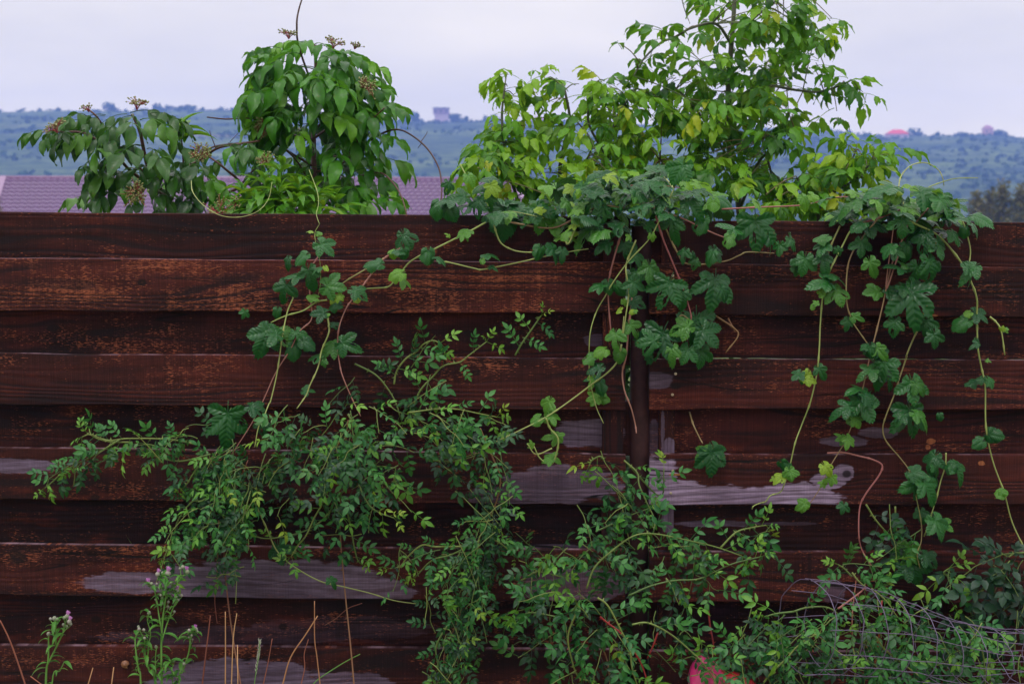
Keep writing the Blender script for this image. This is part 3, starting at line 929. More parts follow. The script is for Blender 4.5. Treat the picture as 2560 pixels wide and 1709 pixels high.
def hop_leaf(nl, rg, depth=0.35, pet=0.28, curl=0.5, young=False):
    """palmate leaf with nl lobes; unit blade length, stalk from the origin along +Y"""
    if nl == 5:
        lobes = [(0, 0.78, 0.172), (47, 0.68, 0.160), (-47, 0.68, 0.160), (100, 0.46, 0.14), (-100, 0.46, 0.14)]
    elif nl == 3:
        lobes = [(0, 0.80, 0.205), (58, 0.62, 0.18), (-58, 0.62, 0.18), (122, 0.34, 0.18), (-122, 0.34, 0.18)]
    else:
        lobes = [(0, 0.78, 0.40), (62, 0.46, 0.30), (-62, 0.46, 0.30), (125, 0.36, 0.24), (-125, 0.36, 0.24)]
    lobes = [(a + rg.uniform(-8, 8), l * rg.uniform(.82, 1.08), ww * rg.uniform(.85, 1.15)) for a, l, ww in lobes]
    def rad(th):
        best = (0.15, 0)
        for a, l, ww in lobes:
            d = (th - a + 180) % 360 - 180
            if abs(d) > 85:
                continue
            ta = math.tan(math.radians(abs(d)))
            lo, s_ = 0.0, l
            k = 22
            for q in range(k, 0, -1):
                s = l * q / k
                half = ww * (max(0.0, math.sin(PI * (q / k) ** (1.4 if nl > 1 else 0.85))) ** 0.8 + 0.10 * (1 - q / k))
                if s * ta <= half:
                    r = s / max(0.2, math.cos(math.radians(d)))
                    if r > best[0]:
                        best = (r, a)
                    break
        return best
    N = 88
    rings = [0.0, 0.22, 0.40, 0.56, 0.72, 0.87, 1.0]
    vs, fs, uv = [], [], [(0, 0)]
    cy = pet
    vs.append(V((0, cy, 0)))
    ax = [math.radians(a) for a, l, ww in lobes]
    wob = rg.uniform(0, 6.28)
    for ri, f in enumerate(rings[1:]):
        for k in range(N + 1):
            th = -158 + 316 * k / N
            r, la = rad(th)
            if ri == 5:
                r *= 1 + (0.04 if k % 2 else -0.035)
            rr = r * f
            a = math.radians(th)
            x, y = math.sin(a) * rr, math.cos(a) * rr
            # crease along each lobe axis, puckers between side veins
            da = a - math.radians(la)
            ac, al = abs(math.sin(da)) * rr, math.cos(da) * rr
            z = 0.55 * ac - 2.1 * ac * ac
            z -= curl * rr * rr * 0.55
            z += 0.05 * math.sin(th * 0.045 + wob) * rr * 2
            z -= 0.25 * max(0, y - 0.35) ** 2 * curl * 3
            vs.append(V((x, cy + y, z)))
            uv.append((al, ac))
    M1 = N + 1
    holes = set()                                     # insect holes
    if nl == 5 or rg.random() < .4:
        for q in range(rg.choice((0, 1, 2, 4))):
            h0, hk = rg.choice((1, 2, 3)), rg.randrange(14, N - 14)
            for dk in range(rg.choice((2, 3, 4))):
                holes.add((h0, hk + dk))
                if rg.random() < .5:
                    holes.add((h0 + 1, hk + dk))
    for k in range(N):
        fs.append((0, 1 + k + 1, 1 + k))
    for ri in range(5):
        for k in range(N):
            a = 1 + ri * M1 + k
            if (ri, k) not in holes:
                fs.append((a, a + 1, a + M1 + 1, a + M1))
    tube_into(vs, fs, [V((0, 0, -0.02)), V((0, pet * .5, 0.03)), V((0, pet, 0.0))], 0.012, 0.012, 4, False)
    return vs, fs, uv + [(0.3, 0.05)] * (len(vs) - len(uv))

def rose_leaf(rg, npair=2, curl=0.6, slim=0.46):
    """compound leaf, unit length along +Y"""
    vs, fs = [], []
    pts = []
    dr = rg.uniform(0.05, 0.30)
    bend = rg.uniform(-0.15, 0.15)
    def at(s):
        return V((bend * s * s, 0.72 * s, 0.10 * s - dr * s * s))
    pts = [at(k / 5) for k in range(6)]
    tube_into(vs, fs, pts, 0.010, 0.007, 3, False)
    ll = 0.36 if npair == 2 else 0.30
    for k in range(npair):
        s = (0.45, 0.88)[k] if npair == 2 else (0.35, 0.64, 0.92)[k]
        for sg in (-1, 1):
            an = math.radians(rg.uniform(48, 72)) * sg
            tt = V((math.sin(an), math.cos(an), rg.uniform(-0.35, 0.10)))
            nn = V((rg.uniform(-.25, .25), rg.uniform(-.2, .2), 1))
            l = ll * rg.uniform(0.85, 1.1) * (0.85 if k == 0 else 1)
            blade(vs, fs, at(s) + tt * 0.01, tt, nn, l, l * slim * rg.uniform(.9, 1.1), curl * rg.uniform(0.3, 1.4), rg.uniform(0.1, 0.55), 0.05, 6, 1, rg=rg)
    tt = V((bend + rg.uniform(-.1, .1), 1, -dr * 1.2))
    l = ll * 1.15
    blade(vs, fs, at(1.0), tt, V((rg.uniform(-.2, .2), 0, 1)), l, l * slim, curl * rg.uniform(0.3, 1.4), rg.uniform(0.1, 0.5), 0.05, 6, 1, rg=rg)
    return vs, fs

def pinnate_leaf(rg, npair, ll, slim, droop, hang, serr, wave, ns=9, curl=0.8):
    """large drooping compound leaf (elder, ash-leaved maple)"""
    vs, fs = [], []
    def at(s):
        return V((0, 0.66 * s, 0.12 * s - droop * s * s * 0.7))
    tube_into(vs, fs, [at(k / 6) for k in range(7)], 0.011, 0.006, 4, False)
    ss_ = {1: (0.75,), 2: (0.45, 0.86), 3: (0.36, 0.64, 0.92)}[npair]
    for s in ss_:
        for sg in (-1, 1):
            an = math.radians(rg.uniform(45, 70)) * sg
            tt = V((math.sin(an), math.cos(an), -hang * rg.uniform(0.4, 1.3)))
            nn = V((rg.uniform(-.3, .3) + 0.25 * sg, rg.uniform(-.2, .3), 1))
            l = ll * rg.uniform(0.85, 1.12)
            st = at(s)
            blade(vs, fs, st + tt.normalized() * 0.02, tt, nn, l, l * slim * rg.uniform(.88, 1.12), curl * rg.uniform(0.3, 1.3), rg.uniform(0.15, 0.5), serr, ns, 2, 1.2, wave, rg=rg)
    tt = V((rg.uniform(-.15, .15), 1, -droop * 1.5 - hang * 0.4))
    l = ll * 1.1
    blade(vs, fs, at(1.0), tt, V((rg.uniform(-.2, .2), 0.2, 1)), l, l * slim, curl * rg.uniform(0.4, 1.3), rg.uniform(0.15, 0.5), serr, ns, 2, 1.2, wave, rg=rg)
    return vs, fs

rl = random.Random(99)
LM = {}
def variants(key, n, fn, mat, nm='leaf'):
    LM[key] = []
    for k in range(n):
        r = fn(k)
        me = mesh_of(nm, r[0], r[1], M[mat])
        if len(r) > 2:
            ul = me.uv_layers.new(name='UVMap')
            for lp in me.loops:
                ul.data[lp.index].uv = r[2][lp.vertex_index]
        LM[key].append(me)
variants('hop5', 9, lambda k: hop_leaf(5, rl, curl=rl.uniform(.3, .9)), 'hop')
variants('hop3', 10, lambda k: hop_leaf(3, rl, curl=rl.uniform(.4, 1.2)), 'hop')
variants('hop1', 7, lambda k: hop_leaf(1, rl, curl=rl.uniform(.5, 1.4)), 'hop')
variants('hopy', 6, lambda k: hop_leaf((3, 1, 3, 5, 1, 3)[k], rl, curl=rl.uniform(.6, 1.5)), 'hop_young')
variants('rose', 8, lambda k: rose_leaf(rl, 2 + k % 2), 'rose')
variants('rosem', 7, lambda k: rose_leaf(rl, 2 + k % 2), 'rose_mid')
variants('rosey', 5, lambda k: rose_leaf(rl, 2, 0.9, 0.40), 'rose_young')
variants('rosed', 6, lambda k: rose_leaf(rl, 2, 0.6, 0.62), 'rose_dark')
variants('elder', 7, lambda k: pinnate_leaf(rl, 2 + k % 2, 0.50, 0.41, 0.55, 0.8, 0.05, 0.10, 11, 1.2), 'elder')
variants('elderd', 6, lambda k: pinnate_leaf(rl, 2, 0.48, 0.46, 0.45, 0.9, 0.04, 0.09, 11, 1.1), 'elder_dark')
variants('maple', 8, lambda k: pinnate_leaf(rl, 1 + k % 2, 0.50, 0.46, 0.25, 0.7, 0.13, 0.08, 7), 'maple')
variants('maplel', 6, lambda k: pinnate_leaf(rl, 1 + k % 2, 0.50, 0.44, 0.35, 0.9, 0.14, 0.09, 7), 'maple_light')
def lance(rg, slim=0.27, curl=1.1):
    vs, fs = [], []
    blade(vs, fs, V((0, 0, 0)), V((0, 1, 0.25)), V((0, 0, 1)), 1.0, slim, curl * rg.uniform(.6, 1.3), rg.uniform(.2, .6), 0.06, 12, 2, 1.0, 0.03, shape=0.8, rg=rg)
    return vs, fs
variants('nettle', 6, lambda k: lance(rl), 'nettle')
variants('thistle', 6, lambda k: lance(rl, 0.24, 1.6), 'thistle')

N_LEAF, EXTRA = {}, {}

def leaf(kind, parent, loc, t, n, size, name='leaf'):
    N_LEAF[parent.name] = N_LEAF.get(parent.name, 0) + 1
    if N_LEAF[parent.name] > 298:                    # past the limit the rest become one part
        EXTRA.setdefault(parent.name, []).append((R.choice(LM[kind]), frame(t, n, loc, size)))
        return None
    o = bpy.data.objects.new(name, R.choice(LM[kind]))
    COL.objects.link(o)
    o.parent = parent
    o.matrix_parent_inverse = parent_inv(parent)
    o.matrix_basis = frame(t, n, loc, size)
    return o

def face_n(up=0.55, cam_=0.75, k=0.25):
    return V((R.gauss(0, k), -cam_ + R.gauss(0, k), up + R.gauss(0, k)))

def path_px(pts, y0=-0.05, y1=None, wob=0.0):
    """photo polyline (u, v[, distance plane]) to a smooth world curve"""
    out = []
    n = len(pts)
    for i, p in enumerate(pts):
        y = p[2] if len(p) > 2 else (y0 + ((y1 if y1 is not None else y0) - y0) * i / max(1, n - 1))
        out.append(P(p[0], p[1], y + rnd(-wob, wob)))
    return smooth_path(out, 6)

# a shadowed strip of weeds that shows through the gaps of the fence
rg_ = random.Random(5)
vs, fs = [], []
for k in range(5200):
    x, y = rg_.uniform(-2.6, 2.6), rg_.uniform(0.25, 2.6)
    if rg_.random() < 0.6:
        y = rg_.uniform(0.25, 1.0)
    h = rg_.uniform(0.15, 0.75)
    a = rg_.uniform(0, 6.28)
    d = V((math.cos(a), math.sin(a), 0))
    s = d.cross(V((0, 0, 1))) * rg_.uniform(0.004, 0.012)
    p0 = V((x, y, -0.02)); p1 = p0 + V((0, 0, h * .6)) + d * h * .12; p2 = p0 + V((0, 0, h)) + d * h * .4
    i = len(vs)
    vs += [p0 - s, p0 + s, p1 + s * .8, p1 - s * .8, p2]
    fs += [(i, i + 1, i + 2, i + 3), (i + 3, i + 2, i + 4)]
wg = link('grass', mesh_of('grass', vs, fs, M['grassblade']))
wg['kind'] = 'stuff'
wg['label'] = 'green weeds and grass behind the fence boards'

vs, fs = [], []
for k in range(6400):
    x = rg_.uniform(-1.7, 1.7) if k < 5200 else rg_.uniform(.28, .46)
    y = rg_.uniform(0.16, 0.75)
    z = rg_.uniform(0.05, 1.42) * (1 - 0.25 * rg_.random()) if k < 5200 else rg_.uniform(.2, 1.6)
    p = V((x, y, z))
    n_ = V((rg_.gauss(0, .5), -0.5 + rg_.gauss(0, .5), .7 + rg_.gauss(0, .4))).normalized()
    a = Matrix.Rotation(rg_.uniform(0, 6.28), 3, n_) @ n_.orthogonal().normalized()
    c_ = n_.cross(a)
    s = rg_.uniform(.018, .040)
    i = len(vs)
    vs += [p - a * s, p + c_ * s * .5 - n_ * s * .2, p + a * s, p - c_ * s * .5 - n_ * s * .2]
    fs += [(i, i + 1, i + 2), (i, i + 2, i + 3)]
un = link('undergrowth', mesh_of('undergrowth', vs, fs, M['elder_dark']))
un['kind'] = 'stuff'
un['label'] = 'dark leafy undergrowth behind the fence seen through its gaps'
# ------------------------------------------------------------------ elder shrubs and bright shrub behind the fence
def umbel(parent, u, v, y, r, face, n=70, seed=0, red=True):
    """flat cluster of small unripe berries on branching stalks"""
    rg = random.Random(seed)
    c = P(u, v, y)
    r *= mpp(y) * .72
    up = face.normalized()
    a = up.orthogonal().normalized()
    bb = up.cross(a)
    root = c - up * r * 0.9
    vs, fs = [], []
    bs = []
    for k in range(9):
        an = 2 * PI * k / 9 + rg.uniform(-.3, .3)
        m = root + (a * math.cos(an) + bb * math.sin(an)) * r * rg.uniform(.25, .5) + up * r * rg.uniform(.4, .7)
        tube_into(vs, fs, [root, root.lerp(m, .5) + up * r * .08, m], 0.0016, 0.0011, 3, False)
        for j in range(n // 9):
            e = m + (a * math.cos(an) + bb * math.sin(an)) * r * rg.uniform(-.05, .55) + a * rg.gauss(0, .18) * r + bb * rg.gauss(0, .18) * r + up * r * rg.uniform(-.05, .35)
            tube_into(vs, fs, [m, e], 0.0009, 0.0007, 3, False)
            bs.append(e)
    um = part('berry_cluster', mesh_of('berry_cluster', vs, fs, M['umbel']), parent)
    vs, fs = [], []
    for e in bs:
        q = rg.uniform(0.0027, 0.0037)
        i = len(vs)
        vs += [e + V(d) * q for d in ((1, 0, 0), (-1, 0, 0), (0, 1, 0), (0, -1, 0), (0, 0, 1), (0, 0, -1))]
        fs += [(i, i + 2, i + 4), (i + 2, i + 1, i + 4), (i + 1, i + 3, i + 4), (i + 3, i, i + 4), (i + 2, i, i + 5), (i + 1, i + 2, i + 5), (i + 3, i + 1, i + 5), (i, i + 3, i + 5)]
    bo = link('berries', mesh_of('berries', vs, fs, M['berry']), um)
    bo.matrix_parent_inverse = um.matrix_parent_inverse.inverted() @ parent_inv(parent).inverted().inverted() if False else Matrix.Identity(4)
    bo['kind'] = 'stuff'

def stem_px(parent, pts, y, r0, r1, mat, sides=6, nm='branch'):
    return tube(nm, path_px(pts, y), r0, r1, mat, parent, sides)

def elder_leaf(parent, u, v, y, az, size, kind, el=0.1):
    """az: degrees, 0 = to the right, -90 = towards the viewer"""
    a = math.radians(az)
    t = V((math.cos(a), math.sin(a), el))
    n = V((0, 0, 1)) + rvec(0.18)
    leaf(kind, parent, P(u, v, y), t, n, size)

# -- tall dome-shaped elder
ET = thing('elder_shrub', 'tall dome shaped elder shrub with drooping green leaves and a bare arching cane', 'shrub', (P(786, 540, .95).x, .95, 0))
stem_px(ET, [(792, 1500, .95), (790, 900, .95), (788, 560, .95), (785, 420, .95), (784, 330, .95), (790, 220, .95), (788, 112, .93)], .95, .016, .005, M['elder_wood'], 7, 'trunk')
for pts, r in (([(784, 350, .95), (740, 340, .9), (700, 322, .8), (665, 300, .7)], .005), ([(786, 345, .95), (820, 322, .9), (850, 310, .8), (842, 360, .75)], .005),
               ([(790, 250, .95), (815, 170, .9), (822, 138, .85)], .004), ([(790, 430, .95), (850, 412, .9), (911, 361, .8), (964, 330, .75), (1000, 325, .7), (1036, 343, .66), (1071, 375, .62), (1096, 418, .58), (1104, 464, .54), (1102, 522, .5)], .0038),
               ([(900, 440, .8), (950, 432, .7), (982, 457, .6), (1004, 493, .55), (1018, 540, .5)], .0036), ([(790, 240, .95), (748, 120, .9), (742, 64, .85), (746, 29, .85), (758, -12, .85)], .0042),
               ([(788, 420, .95), (700, 365, .9), (690, 352, .85), (560, 362, .75), (520, 372, .7)], .004), ([(790, 480, .95), (740, 400, .8), (693, 357, .75), (640, 300, .7), (564, 298, .65), (518, 293, .6)], .0036),
               ([(785, 400, .95), (880, 380, .8), (900, 330, .7), (961, 270, .6)], .004), ([(790, 320, .95), (870, 250, .8), (910, 235, .75)], .004), ([(1052, 355, .65), (1066, 335, .66), (1068, 328, .66)], .0015), ([(1054, 358, .65), (1045, 370, .66)], .0015)):
    stem_px(ET, pts, .9, r, r * .6, M['elder_wood'])
DOME = [  # u, v, distance, azimuth, size
    (786, 111, .92, 175, .22), (786, 111, .92, 225, .24), (786, 111, .9, -60, .22), (790, 115, .93, 10, .20), (750, 104, .9, 190, .20), (821, 136, .86, -20, .22), (821, 136, .86, -75, .24), (821, 140, .9, 30, .18),
    (700, 120, .85, 200, .17), (690, 140, .8, 215, .19), (790, 170, .9, 190, .25), (790, 175, .9, 220, .26), (790, 180, .88, 250, .22), (790, 170, .9, -25, .24), (792, 200, .9, -50, .26), (796, 198, .85, -85, .26), (796, 198, .85, -110, .24),
    (770, 215, .85, 200, .26), (760, 225, .85, 230, .24), (729, 200, .8, 190, .20), (839, 200, .85, -15, .22), (850, 190, .85, 15, .20), (870, 150, .85, 5, .20), (886, 205, .8, -10, .18), (886, 214, .8, -60, .20),
    (715, 240, .8, 200, .20), (714, 250, .8, 240, .22), (740, 265, .8, -100, .24), (768, 270, .8, -70, .22), (768, 275, .8, 200, .26), (800, 260, .85, -45, .24), (830, 255, .8, -95, .24), (857, 270, .75, -30, .24),
    (840, 240, .85, -15, .24), (893, 290, .75, -70, .22), (900, 250, .75, 0, .19), (930, 262, .65, -10, .18), (940, 338, .72, -15, .18), (935, 322, .72, -80, .18), (857, 310, .8, -60, .24), (842, 355, .78, -90, .22),
    (760, 330, .85, 200, .22), (690, 310, .75, 230, .18), (771, 357, .85, -80, .22), (839, 364, .8, -20, .24), (850, 372, .75, -70, .24), (880, 375, .75, -10, .22), (893, 425, .75, -30, .26), (893, 430, .75, -80, .26),
    (860, 440, .8, -110, .26), (921, 464, .7, -20, .22), (900, 470, .7, -70, .22), (835, 440, .8, -60, .24), (800, 420, .85, 230, .22), (940, 500, .65, -40, .18), (870, 490, .75, -60, .24), (810, 480, .8, -90, .24),
    (830, 500, .8, -20, .24), (760, 450, .8, 220, .22), (900, 400, .8, 10, .24), (730, 350, .8, 210, .2), (860, 400, .85, 20, .24)]
for (u, v, y, az, s) in DOME:
    elder_leaf(ET, u, v, y, az + rnd(-12, 12), s * rnd(.85, 1.1) * .76, 'elder', rnd(-.1, .35))
for k in range(34):                                       # leaves round the outside of the dome
    a = rnd(0, 6.28)
    rr = rnd(.4, .95)
    u, v = 772 + math.cos(a) * 105 * rr, 235 + math.sin(a) * 115 * rr
    elder_leaf(ET, u, v, .95 - .3 * math.sqrt(1 - rr * rr * .9), (180 if u < 775 else 0) + rnd(-70, 70) * (1 if u > 775 else -1) - (25 if u > 775 else -25), rnd(.15, .2), 'elder', rnd(-.1, .3))
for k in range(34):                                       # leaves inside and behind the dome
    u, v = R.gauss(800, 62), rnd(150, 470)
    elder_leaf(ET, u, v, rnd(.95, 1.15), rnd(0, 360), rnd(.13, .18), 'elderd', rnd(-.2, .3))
for i, (u, v, r, f, n) in enumerate(((721, 74, 36, V((0, -.2, 1)), 50), (838, 98, 38, V((.3, -.3, 1)), 60), (922, 208, 42, V((.9, -.5, .4)), 90), (650, 318, 40, V((-.4, -.7, -.3)), 100), (890, 108, 24, V((.3, -.2, 1)), 30))):
    umbel(ET, u, v, .62, r, f, n, 40 + i)

# -- low elder on the left
EL = thing('elder_shrub', 'low spreading dark elder shrub with red stalked berry clusters above the left fence', 'shrub', (P(430, 540, .8).x, .8, 0))
for pts, r in (([(440, 1500, .8), (430, 700, .8), (420, 520, .75), (400, 470, .7), (370, 420, .65), (350, 330, .6), (330, 285, .58)], .010), ([(410, 490, .7), (330, 430, .6), (290, 390, .5), (215, 335, .42), (140, 330, .35)], .006),
               ([(400, 470, .7), (310, 380, .6), (262, 320, .55), (240, 290, .5), (216, 270, .5)], .005), ([(420, 520, .75), (460, 430, .7), (500, 400, .68), (545, 370, .62), (600, 360, .6), (650, 352, .62)], .006),
               ([(430, 560, .75), (520, 500, .65), (600, 465, .6), (560, 420, .55), (520, 390, .55)], .006), ([(460, 430, .7), (455, 360, .65), (448, 330, .6)], .004), ([(600, 465, .6), (640, 420, .6), (690, 395, .6)], .004),
               ([(540, 372, .6), (528, 340, .6), (524, 326, .6)], .002), ([(575, 355, .6), (596, 332, .6)], .0014)):
    stem_px(EL, pts, .7, r, r * .5, M['elder_wood'])
LOW = [(135, 330, .35, 215, .20), (138, 332, .36, 260, .18), (150, 328, .38, 290, .18), (165, 330, .4, 190, .17), (200, 300, .5, 200, .18), (216, 290, .5, 250, .20), (228, 318, .5, 220, .22), (235, 330, .48, 265, .22), (264, 287, .55, 185, .20),
       (262, 290, .5, 240, .2), (270, 350, .5, 230, .24), (275, 350, .45, 260, .24), (280, 340, .5, -70, .22), (318, 285, .55, 200, .2), (325, 282, .55, 10, .24), (330, 286, .5, -60, .22), (335, 290, .5, -110, .22),
       (375, 284, .55, -10, .22), (350, 300, .5, -40, .22), (300, 404, .5, 230, .22), (285, 410, .5, 250, .22), (240, 400, .42, 240, .18), (360, 368, .45, -95, .24), (368, 372, .45, -60, .24), (350, 365, .48, 230, .22),
       (400, 350, .55, -20, .22), (400, 370, .5, -70, .22), (330, 440, .5, -110, .22), (318, 450, .5, 240, .22), (420, 430, .5, -40, .2), (462, 432, .5, -100, .22), (470, 430, .5, -40, .22), (455, 440, .5, 230, .22),
       (400, 480, .5, -80, .2), (440, 480, .5, -60, .22), (480, 470, .5, -30, .22), (510, 410, .5, -80, .2), (540, 368, .55, 10, .22), (560, 366, .55, -60, .2), (570, 358, .55, -20, .2), (624, 368, .55, -80, .22), (630, 372, .55, -20, .2),
       (555, 468, .5, -90, .2), (590, 460, .5, -100, .2), (345, 500, .4, -90, .16), (300, 480, .45, 240, .2), (650, 430, .6, -60, .22), (600, 440, .6, -40, .2), (520, 480, .5, -110, .2), (380, 420, .5, 250, .22)]
for (u, v, y, az, s) in LOW:
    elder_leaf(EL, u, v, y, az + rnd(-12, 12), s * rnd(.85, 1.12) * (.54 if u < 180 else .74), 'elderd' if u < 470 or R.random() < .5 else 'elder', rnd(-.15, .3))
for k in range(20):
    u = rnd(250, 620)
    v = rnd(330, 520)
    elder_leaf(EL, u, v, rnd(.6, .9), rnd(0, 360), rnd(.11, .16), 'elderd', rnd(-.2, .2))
for k in range(12):                                       # young upright shoot
    a = rnd(-60, 240)
    elder_leaf(EL, 450 + rnd(-12, 12), 335 + rnd(-10, 26), .55, a, rnd(.09, .14), 'nettle', rnd(.3, 1.4))
for i, (u, v, r, f, n) in enumerate(((129, 308, 42, V((-.5, -.3, 1)), 60), (345, 250, 40, V((.2, -.2, 1)), 60), (216, 264, 26, V((-.3, -.2, 1)), 18), (501, 378, 38, V((.1, -.9, .4)), 130), (338, 482, 42, V((-.2, -.9, .2)), 140),
                                     (662, 396, 34, V((0, -.9, .4)), 60), (545, 520, 46, V((-.2, -.8, .6)), 70), (585, 505, 30, V((0, -.8, .5)), 40))):
    umbel(EL, u, v, .30 if u < 600 else .42, r, f, n, 60 + i)

# -- bright shrub in front of the tall elder
NS = thing('leafy_shrub', 'bright green shrub with long narrow drooping leaves just behind the fence top', 'shrub', (P(700, 540, .4).x, .4, 0))
shoots = [(704, 415, .40), (664, 450, .34), (748, 462, .36), (610, 470, .38), (700, 470, .30), (790, 475, .42), (640, 500, .3), (840, 490, .5), (735, 505, .28)]
for i, (u, v, y) in enumerate(shoots):
    tube('stem', smooth_path([V((P(700, 540, .45).x + rnd(-.1, .1), .45, 0)), P(u * .5 + 350, v + 260, .45), P(u, v + 70, y + .05), P(u, v - 2, y)]), .005, .002, M['green_stem'], NS)
    for lv in range(5):
        for k in range(6 if lv > 1 else 5):
            az = rnd(0, 360)
            a = math.radians(az)
            el = (1.2, .45, -.1, -.4, -.6)[lv] + rnd(-.2, .2)
            t = V((math.cos(a), math.sin(a) - .15, el))
            leaf('nettle', NS, P(u + rnd(-5, 5), v + lv * 15, y), t, V((0, 0, 1)) + rvec(.15), (.05, .085, .11, .125, .12)[lv] * rnd(.85, 1.15))

# ------------------------------------------------------------------ ash-leaved maples behind the fence
def maple(label, base_uvy, trunk, limbs, fills, nleaf, light, size, nm='maple_tree', cat='tree'):
    bp = P(*base_uvy)
    t = thing(nm, label, cat, (bp.x, bp.y, 0))
    nodes = []
    for pts, r in trunk:
        c = path_px(pts, base_uvy[2])
        tube('trunk', c, r, r * .35, M['maple_wood'], t, 7)
        nodes += c
    for pts, r in limbs:
        c = path_px(pts, base_uvy[2])
        tube('branch', c, r, r * .5, M['maple_wood'], t, 5)
        nodes += c
    tot = sum(f[2] * f[3] * f[6] for f in fills)
    tw = 0
    for (u, v, ru, rv, ya, yb, dens) in fills:
        n = max(3, int(nleaf * ru * rv * dens / tot))
        k = 0
        while k < n:
            while True:
                a_, b_ = rnd(-1, 1), rnd(-1, 1)
                if a_ * a_ + b_ * b_ < 1:
                    break
            y = rnd(ya, yb)
            tip = P(u + a_ * ru, v + b_ * rv, y)
            nd = min(nodes, key=lambda q: (q - tip).length + (0.4 if q.z > tip.z + .12 else 0))
            if (nd - tip).length < 0.5:
                mid = nd.lerp(tip, .5) + V((0, 0, .008))
                tube('twig', smooth_path([nd, mid, tip], 3), .0028, .0014, M['elder_green'], t, 3)
                tw += 1
            out = (tip - nd)
            out.z = 0
            out = out.normalized() if out.length > .03 else V((rnd(-1, 1), rnd(-1, 1), 0)).normalized()
            for j in range(R.choice((3, 4, 5))):
                if k >= n:
                    break
                az = rnd(0, 6.28)
                d = V((math.cos(az), math.sin(az), 0)) * 1.0 + out * .5
                tt = V((d.x, d.y, rnd(-.5, .6)))
                leaf('maplel' if R.random() < light else 'maple', t, tip + rvec(.012), tt, V((0, 0, 1)) + out * .3 + rvec(.25), size * rnd(.75, 1.2))
                k += 1
    return t

maple('tall ash leaved maple tree with drooping green leaves rising past the top of the picture', (1850, 540, 1.15),
      [([(1865, 1500, 1.2), (1860, 900, 1.2), (1850, 540, 1.15), (1825, 380, 1.15), (1820, 250, 1.15), (1826, 140, 1.12), (1834, 40, 1.1), (1838, -60, 1.1), (1842, -180, 1.1)], .016)],
      [([(1828, 110, 1.1), (1790, 60, 1.05), (1730, 70, 1.0), (1690, 92, .98), (1648, 110, .95), (1606, 152, .92), (1585, 190, .9)], .006), ([(1822, 260, 1.15), (1900, 215, 1.1), (1996, 226, 1.0), (2050, 229, .95), (2107, 211, .92), (2128, 200, .9)], .006),
       ([(1830, 96, 1.1), (1880, 50, 1.1), (1930, 10, 1.1), (1990, -30, 1.1)], .006), ([(1850, 520, 1.15), (1900, 400, 1.0), (1940, 380, .95), (1990, 330, .9)], .007), ([(1825, 400, 1.15), (1760, 300, 1.1), (1700, 230, 1.05), (1640, 200, 1.0)], .006),
       ([(1950, 540, 1.0), (1930, 440, .95), (1905, 350, .9)], .006), ([(1840, -60, 1.1), (1760, -80, 1.1), (1720, -40, 1.1)], .005), ([(1705, 0, 1.0), (1712, 26, 1.0), (1725, 60, 1.0)], .002)],
      [(1860, 30, 120, 70, .8, 1.4, 1), (1995, 40, 90, 70, .8, 1.3, 1.5), (1735, 20, 50, 30, .9, 1.1, .6), (1700, 60, 60, 45, .8, 1.1, .8), (1840, 150, 130, 60, .8, 1.4, 1.1), (1990, 145, 95, 65, .8, 1.3, 1.5), (1850, 225, 140, 60, .8, 1.4, 1.3),
       (1740, 200, 90, 50, .8, 1.2, 1.1), (1940, 235, 90, 50, .8, 1.2, 1.1), (1790, 300, 130, 65, .7, 1.3, 1.3), (1920, 310, 90, 65, .7, 1.2, 1.3), (1850, 390, 125, 70, .7, 1.3, 1.5), (1900, 470, 110, 60, .7, 1.1, 1.4), (1770, 450, 80, 70, .7, 1.1, 1.2),
       (2060, 245, 50, 28, .85, 1.0, .8), (2095, 262, 45, 20, .85, .95, .7), (2140, 195, 42, 30, .85, .95, 1.0), (2155, 215, 30, 35, .85, .95, .8), (1590, 130, 45, 35, .85, 1.0, 1.1), (1625, 165, 40, 30, .85, 1.0, .7), (1650, 90, 30, 15, .9, 1.0, .4),
       (1840, -60, 200, 70, .7, 1.5, .7)],
      430, .30, .116)
